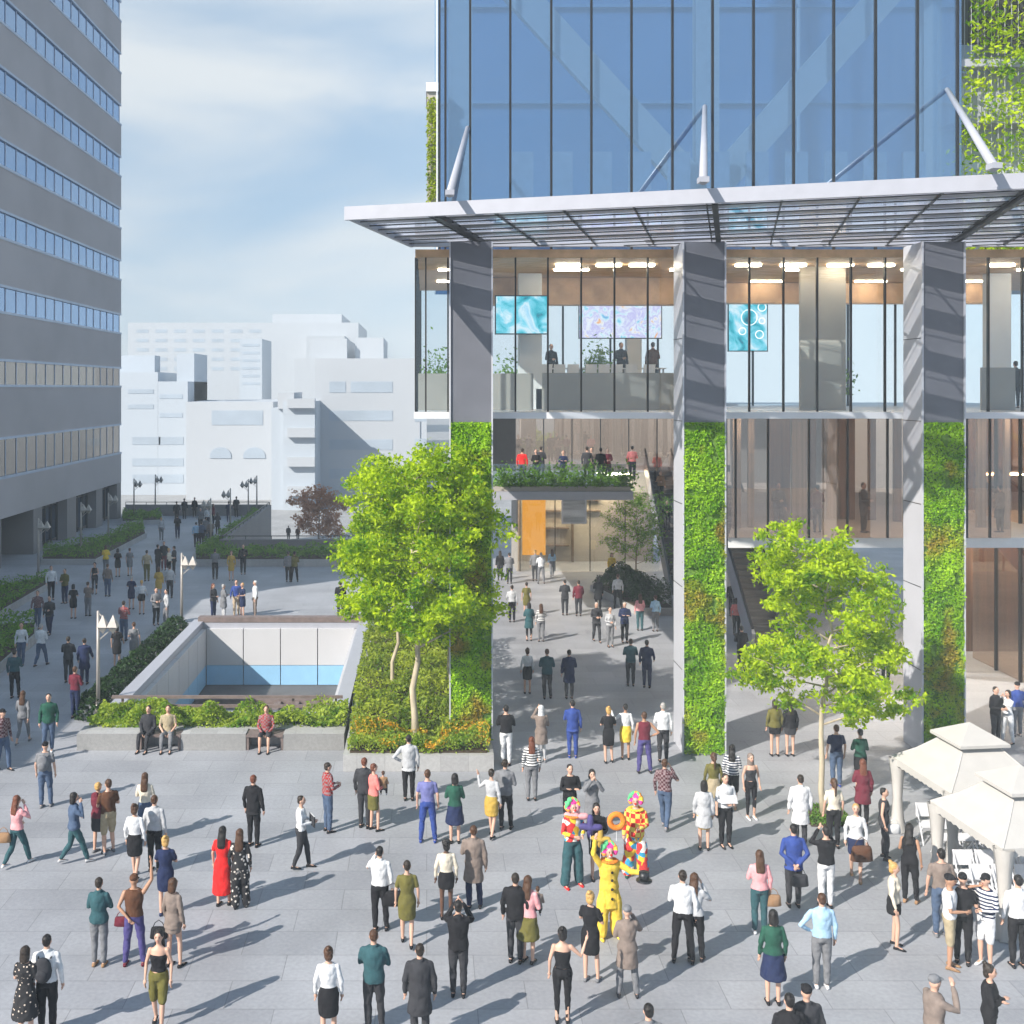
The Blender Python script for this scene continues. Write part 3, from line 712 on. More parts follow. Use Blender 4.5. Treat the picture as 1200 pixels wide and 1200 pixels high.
# raised bed with the tree
t = thing('planter','raised granite planter of yellow green ground cover beneath the two large trees','planter',(-.5,36,0),0,'stone edged planters')
XL = gx(403,30.9); XR = gx(578,30.9)
bed = [(XL,30.6),(XR,30.6),(XR,45.5),(OX1+.5,45.5),(OX1+.5,36.0),(XL,33.0)]
m = MB(); m.prism(bed, .002, .47); part('kerb', m, m_kerb, t)
m = MB(); m.prism([(XL+.18,30.8),(XR-.18,30.8),(XR-.18,45.3),(OX1+.7,45.3),(OX1+.7,36.0),(XL+.2,33.0)], .40, .52); part('soil', m, m_soil, t)
l = MB(); pts = hedge_pts([(XL+.15,31.6),(XR-.1,31.6),(XR-.1,45.3),(OX1+.6,45.3),(OX1+.6,35.6),(XL+.1,33)], .75, 26000, .5, base=.0, lump=.35)
leaves(l, [(x,y,z+.05*(y-31)) if y > 31 else (x,y,z) for x,y,z in pts], .07, .8); part('ground_cover', l, m_leafg, t)
l = MB(); leaves(l, hedge_pts([(XL+.1,30.7),(XR-.1,30.7),(XR-.1,32.2),(XL+.1,32.2)], .65, 7000, .45, base=.0), .05, .8); part('shrubs', l, m_leafs, t)
l = MB(); fp = [p for p in hedge_pts([(XL+.1,30.65),(XR-.1,30.65),(XR-.1,31.9),(XL+.1,31.9)], .75, 3000, .5, base=.12) if noise.noise(Vector((p[0]*1.4,p[1]*1.4,3))) > .08]
leaves(l, fp, .045, .8); part('flowers', l, m_flower, t)

# ================================================================ TREES
def tree(lab, base, lean, h_bare, H, rad, nleaf, size, lm, bark=m_bark, seed=1, tr=.10, cone=1.0, dens=.55, name='broadleaf_tree', limbs=16, rz=None):
    r = random.Random(seed); t = thing(name, lab, 'tree', base)
    bx, by, bz = base; tb = MB()
    top_ = Vector((bx+lean[0], by+lean[1], bz+H*.93))
    ctrl = [Vector((bx,by,bz-.05)).lerp(top_, f)+Vector((r.uniform(-.08,.08),r.uniform(-.08,.08),0))*(f > .05)*(1+f) for f in [i/10 for i in range(11)]]
    tb.tube(ctrl, [tr*(1.25 if i == 0 else 1)*(1-.085*i) for i in range(11)], 10)
    tips = []
    for k in range(limbs):
        f = h_bare/H+(.9-h_bare/H)*(k+.5)/limbs; i = min(9,int(f/.93*10)); s0 = ctrl[i].lerp(ctrl[i+1], (f/.93*10)%1)
        a = k*2.4+r.uniform(-.4,.4); env = rad*math.sqrt(max(.05,1-((f-.48)/.58)**2))*(1 if cone == 1 else 1-(f-.4)*.5)
        L = env*r.uniform(.65,1.0); d = Vector((math.cos(a),math.sin(a),r.uniform(.35,.9)))
        e = s0+Vector((d.x*L, d.y*L, d.z*L*.75)); mid = s0.lerp(e,.5)+Vector((0,0,-.08*L))
        tb.tube([s0, mid, e], [tr*.36,tr*.22,tr*.08], 6)
        tips.append((e, .42*rad)); tips.append((mid,.30*rad))
        for q in range(3):
            a2 = a+r.uniform(-1.1,1.1); s2 = mid.lerp(e, r.uniform(0,.9)); L2 = L*r.uniform(.35,.6)
            e2 = s2+Vector((math.cos(a2)*L2, math.sin(a2)*L2, r.uniform(-.15,.7)*L2))
            tb.tube([s2, s2.lerp(e2,.5)+Vector((0,0,.03)), e2], [tr*.14,tr*.09,tr*.04], 5); tips.append((e2,.26*rad))
    tips.append((top_+Vector((0,0,.1)),.28*rad))
    part('trunk', tb, bark, t, True)
    lf = MB(); W = sum(q[1]**2 for q in tips)
    for c, R_ in tips:
        n = int(nleaf*R_*R_/W); sub = []
        for j in range(max(4,int(9*dens*2))):           # small leaf sprays inside each clump leave gaps
            u = Vector((r.gauss(0,1),r.gauss(0,1),r.gauss(0,.75))).normalized()*R_*r.uniform(.35,1.0)
            sub.append(c+u)
        pts = []
        for j in range(n):
            q = r.choice(sub); pts.append((q.x+r.gauss(0,R_*.19), q.y+r.gauss(0,R_*.19), q.z+r.gauss(0,R_*.13)))
        leaves(lf, pts, size, .5, r=r)
    part('crown', lf, lm, t); return t
T1 = G(487,870,.5)
tree('large bright green tree with pale trunk in the raised planter, nearer of the pair', (T1[0],T1[1],.5), (-.05,.3), 2.7, 8.7, 2.0, 42000, .072, m_leaft, seed=4, tr=.11, limbs=24)
tree('slimmer bright green tree further back in the raised planter, left of the large tree', (gx(461,36),36,.5), (.3,.2), 3.2, 7.0, 1.7, 21000, .078, m_leaft, seed=9, tr=.08)
tree('green tree against the first column, right of the large tree', (gx(530,35.2),35.2,.5), (-.1,.1), 1.6, 7.2, .95, 11000, .08, m_leafh, seed=12, tr=.08)
T2 = G(966,955)
tree('open crowned bright green tree in a square pit beside the white tents', (T2[0],T2[1],0), (.1,.1), 2.2, 7.3, 1.65, 24000, .07, m_leaft, seed=24, tr=.085, dens=.42, limbs=18)
m = MB(); m.box(T2[0]-.6,T2[1]-.75,.004,T2[0]+.6,T2[1]+.65,.03); l = MB()
tp = thing('tree_pit','square grass pit round the trunk of the tree beside the tents','tree pit',(T2[0],T2[1],0)); part('soil', m, m_soil, tp)
leaves(l, [(T2[0]+rnd.uniform(-.56,.56),T2[1]+rnd.uniform(-.7,.6),.03+rnd.random()*.05) for _ in range(1500)], .035, .5); part('grass', l, m_leafh, tp)
tree('reddish brown bushy tree down on the street beyond the terrace', (gx(374,120),120,-7), (0,0), 1.0, 6.6, 2.6, 6000, .16, m_leafb, m_barkd, seed=31, tr=.12)
tree('slender fine leaved tree in the passage planter beside the escalator', (gx(745,56),56,.5), (0,0), 1.2, 5.0, 1.6, 6000, .06, m_leafh, m_barkd, seed=41, tr=.05)
planter('dark shrub planter at the foot of the escalator under the slender tree', [(10.2,51.6),(12.0,51.6),(11.8,58),(8.9,58)], .35, 1.3, 9000, .07, m_leafd)

# ================================================================ STREET LAMPS
def lamp_proto():
    t = thing('street_lamp','x','street lamp')
    m = MB(); m.tube([(0,0,0),(0,0,.5)],[.11,.10],12); m.tube([(0,0,.5),(0,0,3.55)],[.07,.045],12); m.tube([(0,0,0),(0,0,.06)],[.17,.16],12); m.build('pole', m_dark, t, True)
    m = MB(); m.bar((0,0,3.1),(.42,0,2.95),.05,.05); m.bar((0,0,2.55),(.42,0,2.92),.035,.035); m.bar((0,0,3.5),(.14,0,3.35),.04,.04); m.build('bracket', m_dark, t)
    for dx in (.16,.50):
        m = MB(); c = (dx,0,3.02); s = .17
        m.add([(c[0]-s,-s,c[2]),(c[0]+s,-s,c[2]),(c[0]+s,s,c[2]),(c[0]-s,s,c[2]),(c[0],0,c[2]+.40)],[(0,1,4),(1,2,4),(2,3,4),(3,0,4),(3,2,1,0)])
        o = m.build('lamp_cap', m_dark, t)
        m = MB(); m.add([(c[0]-s*.9,-s*.9,c[2]-.003),(c[0]+s*.9,-s*.9,c[2]-.003),(c[0]+s*.9,s*.9,c[2]-.003),(c[0]-s*.9,s*.9,c[2]-.003),(c[0],0,c[2]-.25)],[(1,0,4),(2,1,4),(3,2,4),(0,3,4),(0,1,2,3)])
        m.build('lantern', m_dark, t)
    return t
lp = lamp_proto()
m_lampw = pm('weathered pale lamp metal',(.42,.39,.36),.5,metal=.3,var=.15)
lamps = [(115,840,0,'pale street lamp with pyramid lantern caps beside the near planter',1),(213,740,0,'street lamp at the corner of the sunken court rim',2),
 (157,611,0,'leftmost street lamp by the far parapet of the terrace',0),(182,604,0,'second street lamp from the tower at the far parapet',0),
 (270,628,180,'street lamp leaning its lanterns left over the terrace crowd near the side planter',0),(291,612,180,'street lamp behind the side parapet, second from its far corner',0),
 (301,606,180,'street lamp at the far corner of the side parapet',0),(247,645,170,'short looking street lamp inside the crowd at the narrow hedge',0),
 (45,680,0,'street lamp in the hedge nearest the tower recess',0),(95,652,0,'street lamp in the bending hedge before the glazing',0),(127,636,0,'street lamp at the far half of the bending hedge',0)]
for i, (px, py, a, lab, w_) in enumerate(lamps):
    o = lp if i == 0 else copy_tree(lp)
    x, y = G(px, py); put(o, (x,y,0), R(a)); o['label'] = lab; o['group'] = 'street lamps on the terrace'
    if w_:
        for c in kids(o):
            if w_ == 1 or c.name.startswith('lam'): c.material_slots[0].link = 'OBJECT'; c.material_slots[0].material = m_lampw

# ================================================================ GLASS BUILDING
YG = 33.55; YT = 34.6
B = thing('glass_building','tall glass building on three green planted columns with a wide glass canopy','building',(9,33,0))
cols = [(.69,1.97),(7.68,8.96),(14.85,16.13)]
for (a, b) in cols:
    c = MB(); c.box(a+.03,32.03,0,b-.03,33.3,15.4); o = part('column', c, m_colside, B)
    q = MB(); q.box(a+.0,31.99,9.99,b,32.028,15.4); part('cladding_panel', q, m_colfront, o)
    q = MB()
    for zz in (2.5,5.0,7.5,10,12.5): q = MB(); q.box(a+.02,32.1,zz,a+.028,33.28,zz+.02); part('panel_joint', q, m_dark, o)
    q = MB(); q.box(a-.012,31.93,0,a+.03,32.02,15.4); q.box(b-.03,31.93,0,b+.012,32.02,15.4); part('edge_trim', q, m_colside, o)
    q = MB(); q.box(a+.03,32.0,.05,b-.03,32.027,9.98); 
    pts = [(rnd.uniform(a+.04,b-.04), 32.0-abs(rnd.gauss(0,.035))-.02-.05*max(0,noise.noise(Vector((a,i*.01,1)))), rnd.uniform(.05,9.97)) for i in range(15000)]
    pts = [(x+rnd.gauss(0,.02), y-.16*max(0,noise.noise(Vector((x*2.2+a,3,z*1.6)))), z) for x, y, z in pts if noise.noise(Vector((x*3+a,9,z*3))) > -.42]
    o2 = part('living_wall', q, pm('living wall backing',(.10,.20,.02),.9,var=.4,scale=9), o); q2 = MB(); leaves(q2, pts, .05, 0); part('living_wall_leaves', q2, m_leafw, o)
# slab and upper storey
s_ = MB(); s_.box(-.40,33.4,10.05,30,45,10.25); part('floor_slab', s_, m_white, B)
c = MB(); c.box(-.36,YG+.1,15.12,30,45,15.38); part('ceiling', c, m_wood, B)
mull = [487,499,525,604,642,681,720,759,798,840,878,918,957.5,997,1037,1077,1118,1158,1198,1238]
def gwall(name_m, xs, z0, z1, Y, glass, fm, parent=B, mw=.05, nm='glazing'):
    for i in range(len(xs)-1):
        g = MB(); g.box(xs[i]+.03,Y,z0,xs[i+1]-.03,Y+.03,z1); o = part(nm, g, glass, parent)
        f = MB(); f.box(xs[i]-mw/2,Y-.05,z0,xs[i]+mw/2,Y+.06,z1); part('mullion', f, fm, o)
gwall('', [gx(p,YG) for p in mull], 10.26, 15.11, YG, m_clear, m_dark)
# west end glass and rear glass
g = MB(); g.box(-.33,YG+.1,10.26,-.30,45,15.11); part('end_glazing', g, m_clear, B)
f = MB()
for i in range(5): f.box(-.36,YG+.4+i*2.7,10.26,-.27,YG+.46+i*2.7,15.11)
part('end_mullions', f, m_dark, B)
f = MB(); 
for i in range(16): f.box(-.3+i*2,44.9,10.26,-.22+i*2,44.98,15.11)
part('rear_mullions', f, m_dark, B)
f = MB(); f.box(3.9,36.0,10.26,gx(790,36),36.08,11.52); f.box(gx(490,36),36,10.26,gx(575,36),36.08,11.5); f.box(gx(578,36),36.0,10.26,3.6,36.08,11.5); f.box(gx(937,36),35.9,10.26,gx(990,36),36.06,15.1); f.box(gx(1150,36),36,10.26,gx(1190,36),36.08,11.7); part('low_partition', f, m_beige, B)
for (a, b, Y) in ((608,635,38),(1100,1115,38),(1160,1185,38),(735,752,43)):
    f = MB(); f.box(gx(a,Y),Y,10.26,gx(b,Y),Y+.5,15.1); part('pillar', f, m_interior, B)
f = MB(); f.box(3.9,38,10.26,10.4,43.5,10.98); part('raised_floor', f, m_beige, B)
f = MB(); f.box(1.6,39.5,14.1,10.6,40.2,15.1); f.box(10.9,41.5,14.3,22,42.0,15.1); part('bulkhead', f, m_wood, B)
for (a, b) in ((855,895),(905,950),(965,1000),(1010,1050),(650,680),(700,725),(742,760),(1160,1180)):
    f = MB(); x = gx((a+b)/2,35.6); f.box(x-.4,35.3,15.05,x+.4,35.55,15.11); part('ceiling_or_fill_light', f, m_lamp, B)
# level below: mezzanine box glass (right bays)
xs2 = [gx(p,36) for p in (851,862,900,948,993,1040,1060,1133,1160,1186)]
gwall('', xs2, 5.95, 10.04, 36, m_bronze, m_dark)
m_fin = pm('brown vertical fins',(.15,.085,.055),.35,var=.5,scale=2.2,stretch=(3,1,.1)); m_curt = pm('pale curtain',(.42,.37,.33),.7,var=.3,scale=2.5,stretch=(4,1,.05))
s_ = MB(); s_.prism([(10.2,36.1),(22.3,36.1),(22.3,52),(15.4,52)],5.6,5.94); part('floor_slab', s_, m_interior, B)
f1 = MB(); f2 = MB(); x = 10.4
while x < 22:
    Yw = 39.5+1.6*math.sin(x*.5); (f1 if rnd.random() < .5 else f2).box(x,Yw,5.95,x+rnd.uniform(.12,.4),Yw+.15,10.04); x += rnd.uniform(.35,1.0)
part('vertical_fins', f1, m_fin, B); part('curtain', f2, m_curt, B)
f = MB(); f.box(15.9,57,0,22,57.3,5.6); part('rear_wall', f, m_wpanel, B); f = MB(); f.box(16.3,57,5.95,22.2,57.3,10); part('rear_wall', f, m_wpanel, B)
# glazed return wall on the right: runs towards the camera
ys = [38.0,39.9,41.6,43.4]
for i in range(3):
    g = MB(); g.box(22.2,ys[i]+.03,.05,22.23,ys[i+1]-.03,10.0); o = part('glazing', g, m_bronze, B)
    g = MB(); g.box(22.15,ys[i]-.04,0,22.28,ys[i]+.04,10.0); part('mullion', g, m_dark, o)
g = MB(); g.box(22.3,38,5.4,25.49,50,5.9); part('side_floor', g, m_curt, B); g = MB(); g.box(25.5,38,0,25.8,50,10); part('side_wall', g, pm('warm brown lobby wall',(.30,.20,.14),.5,var=.4,scale=1.2,stretch=(1,3,.1)), B); g = MB(); g.box(22.1,44.6,0,30,44.8,10); part('lobby_wall', g, m_fin, B)
# passage: mezzanine with railing, shop
s_ = MB(); s_.box(1.5,48,5.97,9.3,66,6.35); s_.box(9.3,64.2,5.97,22,66,6.35); part('mezzanine_slab', s_, m_fascia, B)
g = MB(); g.box(2.0,49.3,6.4,9.2,49.33,7.5); part('mezzanine_railing', g, m_rail, B)
g = MB(); g.box(1.5,60,6.36,5.0,60.3,10.02); part('dark_panel', g, m_dark, B)
gwall('', [5.0,6.6,8.2,9.8,11.4,13,14.6,16.2], 6.36, 10.02, 60.2, m_bronze, m_dark)
gwall('', [5.6,7.7,9.8,11.9,14.0], .03, 5.96, 64, m_clear, m_dark)
g = MB(); g.box(5.5,67.8,0,14.4,68.1,5.96); g.box(5.4,64.1,0,5.5,68,5.96); part('shop_wall', g, m_beige, B)
g = MB(); g.box(5.8,64.6,.9,7.2,64.7,5.9); part('orange_panel', g, emis('orange backlit panel',(.85,.34,.03),.75), B)
g = MB(); g.box(7.0,66,5.7,12.5,66.2,5.75); g.box(7.0,65,5.7,12.5,65.2,5.75); part('shop_light', g, emis('warm shop light',(1,.75,.45),45), B)
g = MB()
for i in range(4): g.box(7.3,67.4,1.0+i*1.1,9.0,67.8,1.08+i*1.1); g.box(10.0,67.4,3.2+i*.7,11.0,67.8,3.27+i*.7)
g.box(9.2,67.4,.01,9.3,67.8,5.5); part('shop_shelf', g, m_barkd, B)
g = MB(); x = 9.0; g.box(8.05,63.7,2.9,9.55,63.76,5.8); o = part('poster', g, m_white, B)
g = MB(); g.box(8.15,63.66,3.0,9.45,63.695,5.7); part('poster_print', g, pm('brightened beach picture print',(.75,.78,.80),.5,var=.6,scale=1.0,stretch=(.3,1,2.2)), o)  # print colours brightened in place of light falling on the poster
g = MB(); g.box(16,45.1,10.05,30,60,10.2); part('rear_slab', g, m_interior, B)
for x in (1,5,9,13,17,21):
    for y in (36.8,40.8): f = MB(); f.box(x-.6,y,15.06,x+.6,y+.09,15.11); part('ceiling_or_fill_light', f, m_lamp, B)
for x in (11.5,14,16.5,19,21.3):
    f = MB(); f.box(x-.5,37.6,9.98,x+.5,37.8,10.03); part('ceiling_or_fill_light', f, m_lamp, B)  # fill lights added to brighten the level behind the bronze glass
for (x, y, z) in ((16.5,39,5.53),(19,39,5.53),(21,39,5.53),(16.5,44,5.53),(19,44,5.53),(21,44,5.53),(24,40,5.3),(24,43,5.3),(24,40,9.95),(24,43,9.95)):
    f = MB(); f.box(x-.7,y,z,x+.7,y+.7,z+.04); part('ceiling_or_fill_light', f, m_lamp, B)  # added fill lights that lift the dark passage and right lobby
# canopy
u = Vector((math.cos(R(16)),-math.sin(R(16)),0)); vv = Vector((math.sin(R(16)),math.cos(R(16)),0)); O = Vector((-2.1,27.9,0))
YB_ = 33.4
def cq(s, t, z): q = O+u*s+vv*t; return Vector((q.x,q.y,z))
def tmax(s): return (YB_-(O+u*s).y)/vv.y
def sat(t): return (YB_-O.y-t*vv.y)/u.y      # s where line t reaches back edge
L_ = 24
f = MB(); f.bar(cq(-.06,.06,15.58),cq(L_,.06,15.58),.12,.35); f.bar(cq(.06,.13,15.575),cq(.06,tmax(0),15.575),.10,.33); f.bar((cq(0,tmax(0),15.6)),(cq(L_,tmax(L_),15.6)),.15,.33)
f.box(-1.0,32.6,15.76,.35,33.4,15.86)
o_can = part('canopy', f, m_fascia, B)
f = MB(); s = .35+1.75
while s < L_: f.bar(cq(s,.14,15.50),cq(s,tmax(s)-.1,15.50),.03,.07); s += 1.75
part('canopy_beam', f, m_dark, o_can)
f = MB(); t_ = .75
while t_ < 13:
    s0 = max(0.12, (t_-5.7)/.2867) if t_ > 5.7 else .12
    f.bar(cq(s0,t_,15.46),cq(L_,t_,15.50),.02,.03); t_ += .75
part('canopy_rail', f, m_dark, o_can)
f = MB(); f2 = MB(); k = 0; t_ = .14
while t_ < 12.5:
    t2 = t_+.75; s0 = .14 if t2 < 5.6 else (t2-5.6)/.2867
    vs = [cq(s0,t_+.02,15.53),cq(L_,t_+.02,15.53),cq(L_,t2-.02,15.53),cq(s0,t2-.02,15.53)]
    tgt = f2 if k % 2 == 1 else f
    tgt.add(vs+[v+Vector((0,0,.02)) for v in vs], [(3,2,1,0),(4,5,6,7),(0,1,5,4),(1,2,6,5),(2,3,7,6),(3,0,4,7)]); t_ = t2; k += 1
part('canopy_glass', f, m_canopyg, o_can); part('canopy_shade_row', f2, pm('pale canopy shade row',(.55,.56,.64),.3,metal=.6,var=.05), o_can)  # opaque rows added to cast sun stripes on the columns
for s in (2.4,9.3,16.2): f = MB(); f.bar(cq(s,.2,15.45),cq(s,tmax(s)-.1,15.45),.14,.14); part('canopy_girder', f, m_dark, o_can)
for (pb, yb, pa, ya) in ((527,228,548,150),(824,213,826,125),(1165,197,1110,105)):
    # base near the front edge of the canopy roof
    zb = 15.78
    Yb = F*(zb-CAMZ)/(HY-yb); b0 = Vector(((pb-PX)*Yb/F, Yb, zb)); a0 = Vector(P(pa, ya, YT-.05))
    f = MB(); f.tube([b0+Vector((0,0,.02)), a0], [.10,.075], 12); o = part('canopy_strut', f, m_fascia, B, True)
    f = MB(); f.box(b0.x-.11,b0.y-.14,15.755,b0.x+.11,b0.y+.14,15.88); part('strut_foot', f, m_fascia, o)
# glass tower above
tm = [gx(p,YT) for p in (515,522,551,598,646,693,740,788,835,883,930,977,1026,1075,1122,1127)]
gwall('', tm, 15.4, 50, YT, m_facade, m_dark, mw=.07)
g = MB(); g.box(tm[0]-.05,YT,15.4,tm[0]-.0,50,50); g.box(tm[-1]+.01,YT+.1,15.4,tm[-1]+.05,50,50); part('side_glazing', g, m_facade, B)
g = MB(); g.box(tm[0],50.0,15.4,tm[-1],50.05,50); part('rear_wall', g, pm('deep blue backdrop panels',(.05,.15,.33),.5,var=.1,scale=.2), B)  # opaque blue backdrop added behind the glass so the braces read lighter
g = MB(); g.box(tm[0]-.1,YT-.08,15.4,tm[0]-.06,YT+.3,50); part('corner_trim', g, m_white, B)
g = MB()
for zz in (19.8,24.3,28.8,33.3,37.8,42.3,46.8): g.box(tm[0],49.8,zz,tm[-1],49.95,zz+.15)
part('rear_transoms', g, pm('blue transom',(.08,.18,.34),.5), B)
m_brace = pm('pale blue grey steel',(.26,.31,.38),.5,var=.05); m_brace2 = pm('blue grey reflection panel',(.16,.24,.36),.5,var=.1)
YI = 36.2
for (p0, p1) in (((560,-60),(826,232)),((1085,-60),(826,232)),((560,-60),(420,-220)),((1085,-60),(1240,-220))):
    a = Vector(P(p0[0],p0[1],YI)); b = Vector(P(p1[0],p1[1],YI)); b.z = max(b.z,15.5)
    if p0[1] > p1[1] and False: pass
    f = MB(); f.bar(a,b,.35,1.0,up=(0,1,0)) if False else f.bar(a,b,1.0,.35,up=(0,1,0))
    if p1[1] > 0: part('diagonal_brace', f, m_brace, B)
for p in (540,833,1103):
    f = MB(); x = gx(p,YI); f.box(x-.4,YI+.4,15.4,x+.4,YI+.9,50); part('interior_column', f, m_brace, B)
for i in range(11):
    x = tm[3]+i*1.31*1.0; f = MB(); f.box(x+.1,YI-.6,15.4,x+.85,YI-.5,18.9); part('reflection_panel', f, m_brace2, B)  # panels added to imitate pale reflections low in the tower glass
# planted trellis block at the right
g = MB(); g.box(17.5,36.4,15.4,30,50,50); part('trellis_wall', g, m_city2, B)
g = MB(); x = 17.6
while x < 24: g.tube([(x,34.9,15.4),(x,34.9,40)],.012,5); x += .22
g.box(17.4,34.8,21.5,24,35.3,21.75); g.box(17.4,35.4,19.8,24,36.3,21.45); part('trellis_wire', g, m_fascia, B)
g = MB(); g.box(17.5,35.3,22.4,23,35.4,31); part('dark_louvre', g, pm('dark louvre slats',(.05,.05,.055),.5,var=.5,scale=4,stretch=(8,1,.05)), B)
vines = MB(); r = random.Random(11)
for i in range(11):
    x0 = 17.75+i*.45; H = r.uniform(6,18) if i % 3 else 18; dens = 55
    for k in range(int(H*dens)):
        z = 15.5+H*r.random()**1.25; wd = (.30 if z < 19 else .14)*(1+.4*noise.noise(Vector((x0,z,0))))
        leaves(vines, [(x0+r.gauss(0,wd)+.15*math.sin(z*.9+i), 34.75+r.gauss(0,.12), z)], .10, .2, r=r)
part('climbing_plants', vines, m_leaft, B)
g = MB(); g.box(.02,36,17.2,.45,38,21.0); o = part('planter_screen', g, m_beige, B)
vines = MB(); leaves(vines, [(rnd.uniform(.0,.4), 35.93-rnd.random()*.1, 17.1+3.7*rnd.random()) for _ in range(700)], .07, 0); part('climbing_plants', vines, m_leafg, B)
g = MB(); g.box(-.02,35.9,21.0,.45,38,21.3); part('ledge', g, m_white, B)
# planting on mezzanine edge, potted plants
t = thing('planter_box','long planting box of ferns along the mezzanine edge above the shop','planter',(5.5,48.4,6.36))
g = MB(); g.box(1.9,48.15,6.36,9.2,49.1,6.55); part('box', g, m_beige, t)
l = MB()
for i in range(6): 
    cx = 3.6+i*1.05
    leaves(l, [(cx+rnd.gauss(0,.33),48.55+rnd.gauss(0,.22),6.5+abs(rnd.gauss(0,.4))) for _ in range(600)], .09, .3)
part('ferns', l, m_leafh, t)
# escalators
def escalator(lab, xa, ya, xb, yb, zt):
    t = thing('escalator', lab, 'escalator', ((xa+xb)/2,(ya+yb)/2,0), 0, 'escalators in the passage')
    a = Vector((xa,ya,0)); b = Vector((xb,yb,zt)); side = Vector((1,0,0))
    for s in (0,1.55):
        f = MB(); f.bar(a+side*s+Vector((0,0,.35)), b+side*s+Vector((0,0,.35)), .14, 1.0, up=(0,0,1)); part('side_panel', f, m_fascia, t)
        f = MB(); f.bar(a+side*s+Vector((0,0,.98)), b+side*s+Vector((0,0,.98)), .10, .08); part('handrail', f, m_dark, t)
    f = MB(); n = int(zt/.22)
    for i in range(n):
        q = a.lerp(b,(i+.5)/n); f.box(q.x+.08, q.y-.24, q.z-.30, q.x+1.47, q.y+.24, q.z+.02)
    part('steps', f, m_darkfloor, t); return t
escalator('escalator rising behind the middle column from the passage floor', 12.0,51.9,13.0,63.5,6.4)
escalator('escalator rising behind the bronze glass of the right bay', 13.6,44.5,14.6,56,6.0)

# screens, tables and plants upstairs
for (a, b, y0, y1, kd, lab) in ((580,643,346,392,'cyan','wide cyan and white screen on the upper floor, left bay'),(678,776,346,397,'multi','large multicoloured screen on the upper floor, middle of the left bay'),(853,900,348,412,'cyan','pale cyan screen with round icons on the upper floor, right bay')):
    Y = 37.4 if a == 580 else 43.0; f = MB(); p = P(a,y1,Y); q = P(b,y0,Y); c = Vector(((p[0]+q[0])/2, Y, (p[2]+q[2])/2))
    t = thing('display_screen', lab, 'screen', c, 0, 'display screens on the upper floor')
    f.box(p[0],Y,p[2],q[0],Y+.08,q[2]); part('casing', f, m_dark, t)
    f = MB(); f.box(p[0]+.04,Y-.012,p[2]+.04,q[0]-.04,Y-.003,q[2]-.04); o = part('display', f, emis_screen('screen '+kd+str(a), kd), t)
    if a == 853:
        f = MB()
        for (cx, cy, rr) in ((878,372,.32),(893,360,.16),(893,376,.12),(870,388,.14),(890,392,.16)):
            cc = Vector(P(cx,cy,Y-.03)); pts = [cc+Vector((rr*math.cos(x*.3927),0,rr*math.sin(x*.3927))) for x in range(17)]
            f.tube(pts,.02,5,cap=False)
        part('round_icon', f, emis('icon white',(1,1,1),1), t)
def potted(lab, x, y, z, h, pot=m_white, sz=.5):
    t = thing('potted_plant', lab, 'plant', (x,y,z), 0, 'potted plants indoors')
    m = MB(); m.loft([(0,0,0,.16,.16),(.1,0,0,.2,.2),(.42,0,0,.26,.26),(.45,0,0,.24,.24)],14); m.build('pot', pot, t, True)
    l = MB(); leaves(l, [(rnd.gauss(0,.28*sz/.5),rnd.gauss(0,.28*sz/.5),.5+abs(rnd.gauss(0,.5*h))) for _ in range(700)], .08, .3); l.build('foliage', m_leafh, t)
potted('bushy potted plant left of the white pillar on the upper floor', gx(598,39),39,10.26,1.1)
potted('bushy potted plant at the glass corner of the upper floor', gx(512,40),40,10.26,1.4)
potted('potted plant behind the white table on the upper floor', gx(700,42),42,11.0,1.0)
potted('white vase of flowers on the upper floor of the right bay', gx(976,37.5),37.5,10.26,1.1)
def table_proto():
    t = thing('cafe_table','x','table'); m = MB(); m.box(-.9,-.4,.72,.9,.4,.76); m.build('tabletop', m_white, t)
    for sx in (-1,1):
        for sy in (-1,1):
            m = MB(); m.box(sx*.8-.03,sy*.33-.03,0,sx*.8+.03,sy*.33+.03,.72); m.build('leg', m_fascia, t)
    return t
tp_ = table_proto()
for i, (px, lab) in enumerate(((655,'white table left of the multicoloured screen upstairs'),(705,'white table below the multicoloured screen upstairs'),(750,'white table rightmost in the left bay upstairs'))):
    o = tp_ if i == 0 else copy_tree(tp_); put(o, (gx(px,40),40,11.0)); tag(o, lab, 'table', 'tables on the upper floor')
def chair_proto(m_c):
    t = thing('folding_chair','x','chair')
    m = MB(); m.box(-.2,-.2,.43,.2,.2,.46); m.build('seat', m_c, t)
    m = MB(); m.box(-.2,.19,.55,.2,.215,.88); m.build('backrest', m_c, t)
    for sx in (-1,1):
        m = MB(); m.bar((sx*.2,-.2,0),(sx*.2,.22,.88),.025,.025); m.build('leg', m_c, t)
        m = MB(); m.bar((sx*.175,.22,0),(sx*.175,-.15,.43),.025,.025); m.build('leg', m_c, t)
    return t
ch = chair_proto(m_white); first = True
def chairs(lst, group):
    global first
    for (x, y, a, lab) in lst:
        o = ch if first else copy_tree(ch); first = False; put(o, (x,y,0), R(a)); tag(o, lab, 'chair', group)

